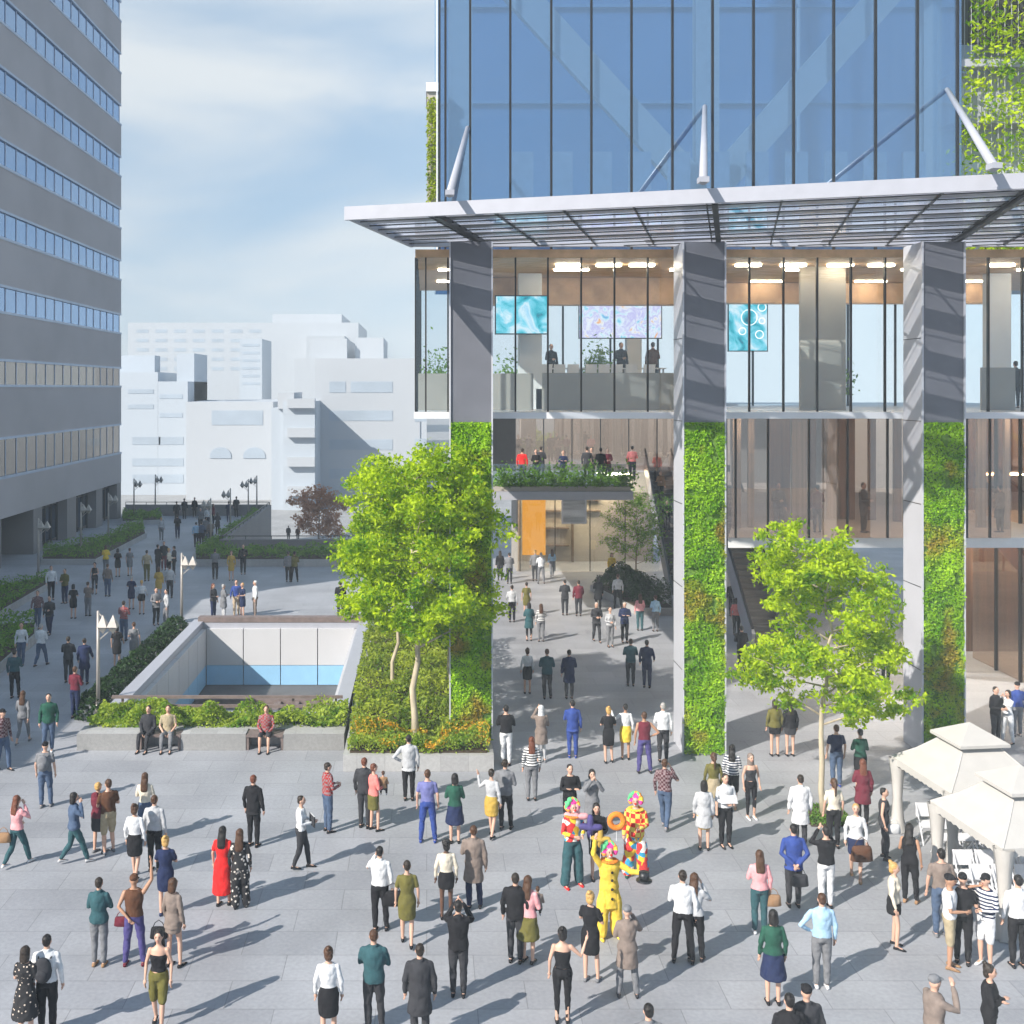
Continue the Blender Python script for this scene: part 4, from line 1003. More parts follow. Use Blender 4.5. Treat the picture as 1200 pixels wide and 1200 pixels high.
# ================================================================ TENTS
def tent(lab, x, y, ang, s=2.5, ze=1.85):
    t = thing('canopy_tent', lab, 'tent', (x,y,0), R(ang), 'white pavilion tents')
    h = s/2; zr = ze+.95; c = .42
    m = MB(); e = [(-h,-h,ze),(h,-h,ze),(h,h,ze),(-h,h,ze)]; i_ = [(-c,-c,zr-.2),(c,-c,zr-.2),(c,c,zr-.2),(-c,c,zr-.2)]
    mid = [tuple((Vector(e[k])*.5+Vector(i_[k])*.5)-Vector((0,0,.05))) for k in range(4)]
    m.add(e+mid+i_, [(0,1,5,4),(1,2,6,5),(2,3,7,6),(3,0,4,7),(4,5,9,8),(5,6,10,9),(6,7,11,10),(7,4,8,11)])
    o = m.build('roof', m_canvas, t); sm = o.modifiers.new('t','SOLIDIFY'); sm.thickness = .012
    m = MB()
    for k in range(4): m.bar(Vector(e[k]),Vector(mid[k]),.03,.03); m.bar(Vector(mid[k]),Vector(i_[k]),.03,.03)
    m.build('roof_seam', m_canvas, t)
    m = MB()
    for k in range(4):
        a = Vector(e[k]); b = Vector(e[(k+1)%4]); n = 26; vs = []
        for j in range(n+1):
            q = a.lerp(b,j/n); vs += [tuple(q), (q.x*1.004,q.y*1.004,q.z-.15-.03*abs(math.sin(j*math.pi/2)))]
        m.add(vs, [(2*j,2*j+2,2*j+3,2*j+1) for j in range(n)])
    m.build('valance', m_canvas, t)
    m = MB(); C_ = .62; z0 = zr-.12
    m.add([(-C_,-C_,z0),(C_,-C_,z0),(C_,C_,z0),(-C_,C_,z0),(0,0,z0+.36),(-C_,-C_,z0-.07),(C_,-C_,z0-.07),(C_,C_,z0-.07),(-C_,C_,z0-.07)],[(0,1,4),(1,2,4),(2,3,4),(3,0,4),(5,6,1,0),(6,7,2,1),(7,8,3,2),(8,5,0,3)])
    m.build('top_cap', m_canvas, t)
    for k in range(4):
        sx = -1 if k in (0,3) else 1; sy = -1 if k in (0,1) else 1
        m = MB(); m.box(sx*(h-.06)-.03,sy*(h-.06)-.03,0,sx*(h-.06)+.03,sy*(h-.06)+.03,ze); m.build('pole', m_white, t)
        m = MB(); vs = []; n = 18                         # gathered curtain round the pole
        for zi, zz in enumerate((ze-.02,ze*.75,ze*.45,ze*.2,.02)):
            rr = (.17,.12,.09,.12,.17)[zi]
            for j in range(n):
                a = 2*math.pi*j/n; q = rr*(1+.25*(j%2)); vs.append((sx*(h-.1)+q*math.cos(a), sy*(h-.1)+q*math.sin(a), zz))
        m.add(vs, [(zi*n+j, zi*n+(j+1)%n, (zi+1)*n+(j+1)%n, (zi+1)*n+j) for zi in range(4) for j in range(n)])
        m.build('curtain', m_canvas, t, True)
    return t
tent('white pavilion tent nearer the planted column, partly behind the other tent', 12.95,25.45, 6)
tent('white pavilion tent at the right edge, nearest the crowd', 12.55,22.55, 6)
cl = []
for j in range(2):
    for i in range(4): cl.append((12.15+i*.48, 25.1+j*.75, 0, ['first','second','third','fourth'][i]+' white chair from the left, '+['front','back'][j]+' row under the rear tent'))
for j in range(2):
    for i in range(4): cl.append((11.75+i*.48, 22.5+j*.7, 0, ['first','second','third','fourth'][i]+' white chair from the left, '+['front','back'][j]+' row under the near tent'))
chairs(cl, 'white chairs under the tents')

ul = []
for i, px in enumerate((640,655,671,692,707,722,739,760)):
    o = copy_tree(ch); put(o, (gx(px,39.3+.1*(i%2)),39.3+.1*(i%2),11.0), R(180)); tag(o, ['leftmost','second','third','fourth','fifth','sixth','seventh','rightmost'][i]+' white chair at the tables on the upper floor', 'chair', 'chairs on the upper floor')
# ================================================================ CITY IN THE HAZE
def city(lab, Y, blocks, dep=40, mat_=None, extra=None, k=1.0):
    x = (blocks[0][0]+blocks[0][1])/2
    t = thing('city_building', lab, 'building', (gx(x,Y),Y+dep/2,-7), 0, 'hazy city buildings')
    m = MB()
    for b in blocks:
        x0, x1, yt = b[:3]; d0 = b[3] if len(b) > 3 else 0; z1 = CAMZ-(yt-HY)*Y/F; zb = -7 if len(b) < 5 else CAMZ-(b[4]-HY)*Y/F
        m.box(gx(x0,Y),Y+d0,zb,gx(x1,Y),Y+dep,z1)
    part('wall', m, mat_ or m_city, t)
    for (nm, x0, x1, y0, y1, arch) in (extra or []):
        m = MB(); a = gx(x0,Y); b = gx(x1,Y); z1 = CAMZ-(y0-HY)*Y/F; z0 = CAMZ-(y1-HY)*Y/F
        if arch:
            n = 10; c = (a+b)/2; rr = (b-a)/2; zz = z1-rr*.8
            vs = [(c+rr*math.cos(math.pi*j/n), Y-.12, zz+rr*.8*math.sin(math.pi*j/n)) for j in range(n+1)]+[(a,Y-.12,z0),(b,Y-.12,z0)]
            vs2 = [(v[0],Y+.3,v[2]) for v in vs]; L = len(vs)
            m.add(vs+vs2, [tuple(range(L)), tuple(range(2*L-1,L-1,-1))]+[(j,L+j,L+(j+1)%L,(j+1)%L) for j in range(L)])
        elif nm == 'balcony': m.box(a,Y-1.5,z0,b,Y-.01,z1)
        elif nm == 'roof': m.prism([(a,Y-.5),(b,Y-.5),(b,Y+10),(a,Y+10)], z0, z1)
        else: m.box(a,Y-.06,z0,b,Y+.3,z1)
        part(nm, m, m_city if nm in('balcony','roof') else m_cityw, t)
    return t
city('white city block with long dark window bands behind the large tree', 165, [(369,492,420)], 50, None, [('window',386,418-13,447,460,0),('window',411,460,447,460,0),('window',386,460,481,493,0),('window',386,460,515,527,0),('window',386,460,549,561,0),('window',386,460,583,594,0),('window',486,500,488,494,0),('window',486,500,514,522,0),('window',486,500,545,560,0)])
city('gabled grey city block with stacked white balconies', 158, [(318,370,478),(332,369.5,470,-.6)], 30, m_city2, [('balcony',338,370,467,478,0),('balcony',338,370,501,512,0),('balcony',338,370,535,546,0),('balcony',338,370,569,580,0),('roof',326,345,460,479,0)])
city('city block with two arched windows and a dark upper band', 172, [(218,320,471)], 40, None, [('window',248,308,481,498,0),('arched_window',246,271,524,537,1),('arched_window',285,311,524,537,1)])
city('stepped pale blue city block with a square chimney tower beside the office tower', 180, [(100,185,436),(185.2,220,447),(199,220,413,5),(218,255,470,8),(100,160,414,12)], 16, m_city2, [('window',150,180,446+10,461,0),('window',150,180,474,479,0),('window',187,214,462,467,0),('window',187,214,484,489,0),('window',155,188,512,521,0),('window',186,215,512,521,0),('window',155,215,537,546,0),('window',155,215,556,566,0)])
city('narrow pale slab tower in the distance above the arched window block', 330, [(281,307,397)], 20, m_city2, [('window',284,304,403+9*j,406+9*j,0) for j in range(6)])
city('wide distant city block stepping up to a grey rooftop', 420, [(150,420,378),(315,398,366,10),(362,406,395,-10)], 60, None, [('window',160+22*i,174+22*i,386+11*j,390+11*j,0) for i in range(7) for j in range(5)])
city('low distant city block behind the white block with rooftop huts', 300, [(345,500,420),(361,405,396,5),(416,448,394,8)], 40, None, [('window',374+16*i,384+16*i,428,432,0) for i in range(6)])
# ================================================================ CROWD
GP = 'people standing on the sunlit plaza'; GT = 'people on the shaded terrace'; GI = 'people in the covered passage'
# px, py(feet), facing, legs, left arm, right arm, sex, hair, hair colour, top, colour, bottom, colour, place, skin, shoes
PL = [
(3,902,60,'step','down','down','m','cap','black','shirt','plaid maroon','jeans','denim','leftmost at the edge',0,'black'),
(27,872,180,'walk','swf','swb','f','long','brown','sweater','grey','leggings','grey','striding alone left of the dark jacket man',0,'grey'),
(57,881,10,'relax','down','down','m','short','black','jacket','green','jeans','denim','in the shade edge by the left planter',0,'white'),
(88,842,160,'stand','hold','hold','m','short','brown','shirt','maroon','trousers','navy','beside the pale lamp post',0,'black'),
(53,946,180,'relax','down','down','m','cap','black','t-shirt','grey','jeans','denim','with a grey backpack at left',0,'grey'),
(20,1015,150,'walk','swf','ear','f','long','red','sweater','pink','jeans','teal','carrying a brown bag at far left',0,'white'),
(87,1012,120,'walk','down','ear','f','bob','black','jacket','denim','jeans','teal','walking left of the embracing couple',0,'pale_grey'),
(115,999,150,'relax','hold','cross','f','short','blonde','hoodie','maroon','skirt','charcoal','arm in arm at left',0,'grey'),
(127,1000,-150,'relax','hold','hold','m','short','brown','t-shirt','brown','shorts','khaki','beside the maroon hoodie woman',0,'grey'),
(170,985,180,'relax','hold','hold','f','long','brown','blouse','cream','jeans','denim','behind the white shirt pair',0,'black'),
(158,1030,170,'step','down','down','f','bun','brown','blouse','white','skirt','black','next to a man in black trousers',0,'black'),
(181,1021,170,'stand','down','down','m','short','brown','shirt','pale_grey','trousers','black','left of the navy dress woman',0,'black'),
(194,1072,180,'relax','cross','cross','f','bun','blonde','dress','navy','skirt','navy','seen from behind, hair up',0,'navy'),
(261,1061,170,'relax','down','down','f','long','black','dress','red','long skirt','red','in a long flowing gown',0,'black'),
(281,1064,180,'relax','down','down','f','long','brown','blouse','floral black','wide trousers','floral black','beside the red dress woman',0,'black'),
(297,992,160,'stand','down','down','m','short','red','suit jacket','black','trousers','black','standing alone in shadowless space',0,'black'),
(116,1132,175,'stand','hold','cross','f','short','dark','jacket','teal','trousers','grey','with a scarf, feet together',0,'tan'),
(157,1131,180,'apart','back','up','m','cap','brown','vest','brown','jeans','purple','raising his right arm',1,'maroon'),
(203,1133,150,'relax','down','down','f','bob','brown','tunic','taupe','short skirt','taupe','with a black handbag',0,'black'),
(186,1203,0,'step','down','down','f','long','black','top','black','shorts','olive','facing the camera at bottom left',0,'black'),
(30,1224,170,'stand','hold','hold','f','bob','dark','dress','dotted black','pleated skirt','dotted black','in the bottom left corner',0,'black'),
(55,1214,180,'stand','down','down','m','short','black','shirt','white','trousers','black','with a dark backpack, bottom left',0,'black'),
(353,1018,90,'step','hold','hold','f','short','dark','blouse','white','trousers','charcoal','holding a dark folder',0,'black'),
(384,975,120,'stand','hold','hold','m','short','dark','shirt','plaid red','jeans','denim','left of the mother with child',0,'black'),
(427,970,160,'stand','down','down','m','short','red','jacket','charcoal','trousers','charcoal','behind the coral top woman',0,'black'),
(438,973,120,'relax','hold','hold','f','short','red','sweater','coral','skirt','olive','carrying a small child',0,'black'),
(479,938,180,'stand','hip','down','m','short','black','suit jacket','pale_grey','trousers','black','in front of the raised planter',0,'black'),
(501,987,175,'apart','down','down','m','short','brown','t-shirt','violet','jeans','blue','left of the green sweater woman',0,'blue'),
(533,988,180,'stand','hold','hold','f','bob','black','sweater','green','pleated skirt','navy','middle of the plaza',0,'black'),
(576,981,150,'step','wave','down','f','short','dark','blouse','pale_grey','skirt','mustard','left of the vest man',0,'black'),
(592,972,160,'relax','hold','hold','m','short','dark','jacket','grey','trousers','black','beside the yellow skirt woman',0,'black'),
(593,897,180,'stand','cross','cross','m','short','black','sweater','black','trousers','white','at the foot of the first column',0,'black'),
(445,1091,170,'relax','ear','down','m','short','black','shirt','white','trousers','black','with a shoulder bag, arm raised',0,'black'),
(477,1108,180,'step','down','down','f','short','dark','dress','olive','skirt','olive','walking away in a belted dress',0,'black'),
(523,1077,180,'stand','down','down','f','curly','black','blouse','cream','short skirt','black','beside the taupe coat man',2,'black'),
(555,1065,170,'relax','hold','down','m','short','brown','coat','taupe','jeans','navy','behind the dark hoodie photographer',0,'black'),
(537,1168,175,'stand','photo','photo','m','short','black','hoodie','black','trousers','charcoal','photographing at bottom centre',0,'black'),
(385,1226,180,'stand','down','down','f','bun','brown','blouse','white','skirt','black','seen from behind at the bottom edge',0,'black'),
(438,1210,175,'relax','cross','cross','m','cropped','brown','jacket','teal','trousers','charcoal','holding a teal jacket, bottom centre',0,'black'),
(492,1227,178,'stand','down','down','m','short','dark','coat','charcoal','trousers','charcoal','in a hooded coat at the bottom edge',0,'black'),
(604,1128,165,'stand','down','down','m','short','dark','jacket','black','trousers','charcoal','embracing the pink sweater woman',0,'black'),
(619,1128,150,'stand','hold','hold','f','long','brown','sweater','pink','pleated skirt','olive','carrying a child, bottom centre',0,'black'),
(623,938,180,'stand','down','down','f','long','red','sweater','striped charcoal','trousers','grey','with red hair near the passage',0,'black'),
(634,894,185,'relax','photo','hold','f','headscarf','white','coat','taupe','leggings','pale_grey','at the passage mouth',0,'grey'),
(671,888,175,'stand','hold','down','m','short','black','suit jacket','blue','trousers','blue','between column and passage',0,'blue'),
(713,894,180,'relax','cross','cross','f','bun','blonde','dress','black','skirt','black','left of the yellow skirt woman',0,'black'),
(733,890,170,'stand','wave','down','f','short','black','blouse','white','skirt','yellow','pointing near the middle column',1,'black'),
(755,906,180,'apart','down','hip','m','short','brown','vest','maroon','jeans','purple','in front of the white shirt man',1,'black'),
(777,893,175,'stand','hold','down','m','short','grey','shirt','white','trousers','charcoal','next to the middle column',0,'black'),
(668,978,10,'stand','cross','cross','m','short','black','sweater','black','jeans','black','watching behind the left clown',0,'black'),
(694,982,0,'stand','photo','photo','f','bob','black','coat','grey','trousers','grey','photographing behind the clowns',0,'black'),
(779,971,150,'step','down','ear','m','short','brown','shirt','plaid maroon','jeans','denim','right of the clowns',0,'grey'),
(692,1150,150,'relax','cross','cross','f','bun','blonde','dress','black','skirt','black','watching the yellow clown',0,'grey'),
(735,1168,175,'apart','hold','ear','f','cap','grey','coat','taupe','jeans','grey','photographing the yellow clown',0,'charcoal'),
(659,1199,175,'stand','down','wave','f','bun','black','top','black','leggings','black','waving with bare arms',0,'black'),
(800,1128,165,'apart','hold','down','m','short','dark','shirt','white','trousers','black','with a friend right of the yellow clown',0,'black'),
(814,1126,150,'relax','hold','ear','f','long','brown','sweater','pale_grey','trousers','black','tucked behind the tall white shirt man',0,'black'),
(836,958,180,'stand','down','down','f','ponytail','brown','blouse','olive','skirt','khaki','at the foot of the middle column',0,'black'),
(858,947,160,'step','down','hold','f','long','black','sweater','striped navy','shorts','black','second from the middle column',0,'tan'),
(825,996,170,'stand','down','down','f','bob','black','coat','pale_grey','skirt','mustard','left of the map readers',0,'black'),
(850,992,10,'stand','hold','hold','m','short','dark','shirt','white','trousers','black','reading a map with others',0,'black'),
(880,959,10,'stand','down','down','f','headscarf','taupe','top','charcoal','leggings','black','facing the camera in white trainers',0,'white'),
(890,1094,175,'stand','hold','down','f','long','brown','sweater','pink','jeans','teal','with a brown handbag, right half',0,'white'),
(908,886,180,'stand','down','down','f','bob','dark','jacket','olive','short skirt','black','left one under the open tree',0,'black'),
(926,886,180,'stand','down','down','f','long','dark','jacket','black','short skirt','charcoal','right one under the open tree',0,'black'),
(980,922,180,'stand','down','down','m','short','brown','t-shirt','navy','jeans','denim','behind the pale tree trunk',0,'blue'),
(1008,925,180,'stand','hold','hold','f','short','black','sweater','green','skirt','black','right of the tree trunk',0,'black'),
(938,993,175,'stand','down','down','m','short','dark','coat','white','trousers','charcoal','left of the tree pit',0,'black'),
(977,994,178,'stand','down','down','f','ponytail','brown','t-shirt','cream','trousers','black','in front of the tree pit',0,'black'),
(1011,967,170,'stand','hold','down','f','long','red','coat','maroon','trousers','black','behind the brown bag woman',0,'black'),
(1003,1029,-20,'step','down','down','f','short','blonde','blouse','white','skirt','navy','carrying a large brown bag',0,'tan'),
(1036,1006,60,'relax','down','down','f','short','black','vest','charcoal','trousers','charcoal','near the rear tent leg',0,'black'),
(930,1063,175,'stand','back','back','m','short','black','suit jacket','blue','trousers','charcoal','hands behind back',0,'black'),
(968,1064,180,'stand','photo','photo','m','short','black','sweater','black','trousers','white','right of the blue blazer man',0,'black'),
(1066,1058,140,'relax','hold','down','f','long','black','vest','black','trousers','black','left of the near tent',1,'tan'),
(1048,1109,60,'relax','down','down','f','bun','blonde','blouse','cream','short skirt','black','in black heels near the tents',0,'black'),
(963,1158,175,'stand','hip','down','m','short','brown','shirt','pale_blue','jeans','grey','bottom right of centre',0,'white'),
(906,1177,175,'stand','down','down','f','bob','black','sweater','green','pleated skirt','navy','at the bottom, right half',0,'black'),
(1103,1098,170,'stand','down','down','m','short','black','t-shirt','taupe','jeans','denim','behind the khaki shorts man',0,'grey'),
(1113,1134,60,'stand','point','hold','m','cap','black','t-shirt','white','shorts','khaki','talking in front of the near tent',1,'tan'),
(1128,1130,150,'stand','hold','hold','m','cap','black','t-shirt','black','trousers','black','between the white and striped tops',0,'black'),
(1155,1131,-60,'stand','hold','point','m','cap','black','sweater','striped navy','shorts','white','facing the khaki shorts man',0,'white'),
(1193,1134,175,'stand','down','hold','m','short','black','shirt','white','trousers','black','at the right edge before the tent',0,'black'),
(925,1300,180,'stand','down','down','m','short','black','jacket','black','trousers','black','only the head showing at the bottom',0,'black'),
(945,1288,180,'stand','down','down','m','cap','black','jacket','charcoal','trousers','black','only the cap showing at the bottom',0,'black'),
(1095,1275,100,'stand','ear','photo','m','cap','grey','coat','taupe','jeans','charcoal','bottom right, wearing a grey cap',0,'black'),
(1160,1252,60,'stand','cross','cross','f','bun','dark','sweater','black','trousers','black','bottom right corner, hair in a bun',0,'black'),
(760,1312,180,'stand','down','down','m','short','black','shirt','grey','trousers','black','only hair showing, bottom middle',0,'black'),
(1167,871,20,'stand','hold','hold','m','short','black','jacket','black','trousers','charcoal','far right before the bronze glass',0,'black'),
(1181,871,-60,'apart','photo','photo','f','bob','black','blouse','white','trousers','white','photographing by the bronze glass',0,'black'),
(1192,863,180,'stand','down','down','m','cap','black','shirt','blue','trousers','grey','at the right edge by bronze glass',0,'grey'),
]
sit = [(174,'black',-10,'jacket','charcoal','trousers','charcoal','seated on the left bench, left one'),(197,'brown',5,'t-shirt','khaki','trousers','grey','seated on the left bench, right one'),(312,'brown',0,'shirt','plaid red','shorts','charcoal','seated alone on the right bench')]
IN = [
(586,680,180,'stand','f','long','dark','jacket','black','trousers','charcoal','far left of the passage'),(597,684,180,'stand','m','short','dark','jacket','grey','trousers','charcoal','by the orange shop panel'),
(627,681,180,'stand','m','short','blonde','jacket','grey','trousers','charcoal','at the shop window, left'),(634,684,180,'apart','m','short','grey','shirt','white','trousers','grey','looking into the shop'),
(647,676,180,'walk','f','long','brown','blouse','pale_blue','jeans','grey','at the shop window, right'),(600,729,175,'stand','m','short','dark','shirt','pale_grey','trousers','black','with a bag in the passage'),
(617,722,180,'stand','f','short','dark','dress','olive','skirt','olive','in the passage, half hidden'),(620,751,180,'stand','f','bob','black','coat','teal','leggings','black','in the passage centre left'),
(634,752,180,'stand','f','long','brown','sweater','striped charcoal','trousers','grey','beside the teal coat woman'),(662,721,180,'stand','m','short','dark','suit jacket','charcoal','trousers','charcoal','talking in the passage middle'),
(678,722,180,'stand','m','short','dark','jacket','maroon','trousers','charcoal','in the middle of the passage'),(701,716,175,'stand','f','bob','black','coat','black','trousers','black','left of the passage planter'),
(724,713,170,'apart','m','cropped','brown','shirt','white','trousers','black','before the passage planter'),(699,752,10,'step','m','short','grey','suit jacket','charcoal','trousers','charcoal','walking out of the passage'),
(715,758,10,'stand','f','short','brown','blouse','pale_grey','trousers','grey','between two suited men'),(732,753,0,'stand','m','short','grey','suit jacket','navy','trousers','black','facing out of the passage'),
(750,739,180,'stand','f','long','brown','sweater','pink','jeans','teal','near the dark shrubs'),(768,740,180,'stand','f','short','brown','shirt','pale_blue','jeans','grey','beside the escalator foot'),
(618,813,180,'stand','f','bun','brown','blouse','white','skirt','black','at the front of the passage, left'),(641,819,178,'relax','m','cropped','brown','jacket','teal','trousers','charcoal','at the front of the passage'),
(667,819,180,'stand','m','short','dark','coat','navy','trousers','charcoal','in the passage front, centre'),(739,804,175,'stand','m','short','dark','jacket','teal','trousers','charcoal','in the passage front, right'),
(758,806,160,'stand','m','short','dark','jacket','navy','jeans','navy','with a bag beside the middle column'),(717,682,0,'stand','f','bob','dark','jacket','yellow','trousers','black','behind the passage planter'),
(863,745,160,'stand','f','bob','dark','sweater','coral','trousers','black','right of the middle column, far'),(869,786,180,'stand','m','short','black','jacket','black','trousers','black','in the gap right of the middle column'),
(858,722,180,'stand','m','short','black','jacket','charcoal','trousers','charcoal','at the escalator behind the open tree'),(1038,800,0,'stand','m','short','dark','shirt','white','trousers','black','left of the right column'),
]
LD = [
(60,703,30,'stand','m','short','dark','shirt','white','trousers','black','near the tower recess hedge'),(76,707,-20,'stand','m','short','dark','jacket','olive','jeans','navy','second from the recess hedge'),
(86,725,180,'stand','f','bob','black','dress','black','skirt','black','before the recess hedge'),(103,722,170,'stand','f','short','brown','sweater','taupe','jeans','grey','right of the black dress'),
(44,736,10,'step','m','short','dark','shirt','plaid maroon','jeans','denim','beside the recess hedge'),(58,743,0,'step','m','short','dark','suit jacket','charcoal','jeans','navy','next to the plaid shirt man'),
(25,779,10,'step','f','short','black','blouse','white','jeans','denim','by the flower planter'),(48,781,170,'walk','m','cropped','grey','shirt','white','jeans','denim','walking past the flower planter'),
(17,818,180,'relax','m','short','dark','sweater','teal','trousers','black','in front of the flower planter'),(80,800,180,'stand','m','short','dark','jacket','charcoal','trousers','charcoal','left of a pair beside the pale lamp'),
(99,802,180,'stand','m','short','dark','coat','navy','trousers','navy','right of a pair beside the pale lamp'),(111,696,0,'stand','f','ponytail','black','vest','black','leggings','charcoal','in the middle of the terrace'),
(126,699,170,'stand','m','short','brown','shirt','taupe','jeans','denim','tall in the terrace middle'),(138,676,180,'stand','f','bob','black','dress','black','skirt','black','at the hedge bend'),
(152,675,175,'stand','f','short','brown','dress','grey','skirt','grey','right of the hedge bend'),(124,672,180,'stand','f','bob','brown','jacket','yellow','trousers','grey','behind the tall taupe shirt'),
(172,681,180,'stand','m','short','dark','shirt','khaki','trousers','olive','alone before the crowd'),(185,673,150,'stand','m','short','dark','suit jacket','black','trousers','black','left in the tight cluster'),
(192,668,0,'stand','m','short','dark','jacket','charcoal','trousers','maroon','back of the tight cluster'),(198,676,90,'stand','f','short','blonde','blouse','cream','skirt','black','middle of the tight cluster'),
(204,674,-90,'stand','m','short','dark','suit jacket','charcoal','trousers','charcoal','right in the tight cluster'),(154,714,180,'stand','f','short','grey','dress','navy','skirt','navy','left of the white blouse woman'),
(166,720,180,'stand','f','short','blonde','blouse','white','short skirt','black','in the terrace centre'),(186,702,180,'stand','f','bob','brown','jacket','mustard','skirt','mustard','behind the embracing pair'),
(199,701,180,'stand','m','short','dark','shirt','pale_grey','trousers','charcoal','beside the mustard jacket'),(183,732,30,'relax','m','short','dark','suit jacket','grey','trousers','black','of the embracing pair, left'),
(195,732,-60,'relax','f','short','black','shirt','pale_grey','trousers','grey','of the embracing pair, right'),(145,751,170,'stand','m','short','dark','shirt','plaid red','jeans','denim','above the pair by the shrubs'),
(137,782,180,'stand','f','bob','black','dress','black','skirt','black','left of the shrub row'),(157,778,190,'relax','f','short','brown','dress','grey','skirt','grey','beside the shrub row'),
(189,633,180,'stand','f','short','blonde','blouse','pale_grey','trousers','grey','alone near the far planter'),(208,631,180,'stand','m','short','dark','jacket','black','jeans','navy','far, left of the walkers'),
(230,641,180,'stand','m','short','dark','shirt','pale_blue','trousers','black','walking away far off'),(236,641,170,'stand','m','short','dark','shirt','denim','trousers','black','beside the pale blue shirt walker'),
(207,612,180,'stand','m','short','dark','jacket','black','trousers','black','at the far parapet, first'),(216,608,180,'stand','m','short','dark','jacket','charcoal','trousers','black','at the far parapet, second'),
(228,606,0,'stand','f','short','dark','coat','black','trousers','black','at the far parapet, third'),(241,634,160,'stand','m','short','dark','suit jacket','grey','trousers','charcoal','in the far crowd, front left'),
(247,638,200,'stand','m','short','brown','jacket','taupe','trousers','charcoal','in the far crowd, front right'),(255,626,180,'stand','f','bob','dark','coat','charcoal','trousers','black','in the far crowd, right'),
(235,622,0,'stand','m','short','grey','jacket','grey','trousers','charcoal','in the far crowd, back left'),(243,620,0,'stand','m','short','dark','shirt','white','trousers','charcoal','in the far crowd, back middle'),
(250,615,90,'stand','f','bob','dark','jacket','maroon','trousers','black','in the far crowd, back right'),(268,612,180,'stand','m','short','dark','jacket','navy','trousers','navy','by the far side parapet lamp'),
(277,606,180,'stand','m','short','dark','coat','charcoal','trousers','charcoal','furthest at the side parapet'),(252,679,180,'stand','m','short','dark','shirt','grey','trousers','black','left before the long hedge'),
(271,680,10,'stand','f','bob','brown','blouse','mustard','skirt','mustard','before the long hedge'),(285,673,10,'stand','m','short','dark','jacket','black','trousers','charcoal','in black before the long hedge'),
(338,682,180,'stand','m','short','dark','jacket','grey','trousers','black','of the right pair at the long hedge'),(345,682,180,'apart','m','short','dark','jacket','olive','trousers','black','rightmost at the long hedge'),
(250,725,60,'stand','f','long','red','jacket','charcoal','trousers','navy','leftmost of the group behind the court'),(262,726,120,'stand','f','short','grey','coat','grey','trousers','pale_grey','second of the group behind the court'),
(277,722,0,'stand','m','short','dark','sweater','blue','trousers','beige','at the back of the court group'),(284,724,-40,'stand','f','short','blonde','dress','navy','skirt','navy','short one in the court group'),
(299,723,-70,'stand','m','short','white','shirt','white','trousers','taupe','right end of the court group'),(399,724,180,'stand','m','short','black','jacket','black','trousers','charcoal','half hidden left of the large tree'),
]
for (px,py,fc,lg,aL,aR,sx,hk,hc,tk,tcc,bk,bcc,pl,skn,shc) in PL:
    x, y = G(px,py); person(x,y,0,fc,lg,aL,aR,sx,hk,hc,tk,tcc,bk,bcc,pl,GP,skn,None,shc)
for (px,hc,fc,tk,tcc,bk,bcc,pl) in sit:
    person(gx(px,32.6),32.62,.0,fc,'sit','lap','lap','m','short',hc,tk,tcc,bk,bcc,pl,'people seated on the planter benches')
ARMS = [('down','down'),('hold','hold'),('down','hold'),('cross','cross'),('down','swf'),('hold','down')]
for lst, gp in ((IN,GI),(LD,GT)):
    for i, (px,py,fc,lg,sx,hk,hc,tk,tcc,bk,bcc,pl) in enumerate(lst):
        x, y = G(px,py); a = ARMS[i%6]; person(x,y,0,fc,lg,a[0],a[1],sx,hk,hc,tk,tcc,bk,bcc,pl,gp)
for (px,py,pl,c) in ((338,633,'left of the pair down on the lower street','charcoal'),(349,634,'right of the pair down on the lower street','brown')):
    Y = F*18/(py-HY); person(gx(px,Y),Y,-7,180,'stand','down','down','m','short','dark','coat',c,'trousers','black',pl,'people down on the lower street')
# mezzanine and escalator
mz = [(612,'red','trousers'),(628,'black','jeans'),(634,'charcoal','trousers'),(660,'navy','trousers'),(688,'charcoal','jeans'),(693,'taupe','trousers'),(704,'black','trousers'),(712,'maroon','jeans'),(741,'coral','trousers')]
wz = ['first','second','third','fourth','fifth','sixth','seventh','eighth','ninth']
for i, (px, c, b) in enumerate(mz):
    a = ARMS[i%6]; person(gx(px,51.5+i%3),51.5+i%3,6.36,0 if i % 2 else 160,'stand',a[0],a[1],'mf'[i%2],'short','dark','sweater',c,b,'charcoal',wz[i]+' from the left at the mezzanine rail','people on the mezzanine')
for i, (px, f_, c, pl) in enumerate(((768,.86,'coral','highest on the escalator'),(774,.72,'tan','second on the escalator'),(777,.50,'black','lowest on the escalator'))):
    q = Vector((12.0,51.9,0)).lerp(Vector((13.0,63.5,6.4)), f_); person(q.x+.5, q.y, q.z+.02, 0,'stand','down','hold','mf'[i%2],'short','dark','jacket',c,'trousers','charcoal',pl,'people riding the escalator')
for i, (px, Y, c) in enumerate(((728,41,'charcoal'),(765,41,'brown'),(646,41.5,'black'),(1190,39,'charcoal'))):
    person(gx(px,Y),Y,11.0 if i < 3 else 10.26,180 if i % 2 else 20,'stand','down','hold','m','short','dark','jacket',c,'trousers','black',['beside the tables upstairs','right of the tables upstairs','left of the tables upstairs','upstairs behind the glass at the right edge'][i],'people on the upper floor')
for i, (px, c, pl) in enumerate(((912,'navy','behind the bronze glass, left'),(958,'maroon','behind the bronze glass, middle'),(1012,'charcoal','behind the bronze glass, right'),(1172,'taupe','behind the far right bronze glass'))):
    person(gx(px,37.4),37.4,5.95,(10,170,40,200)[i],'stand','down','hold','mf'[i%2],'short','dark','jacket',c,'trousers','charcoal',pl,'people behind the bronze glass')
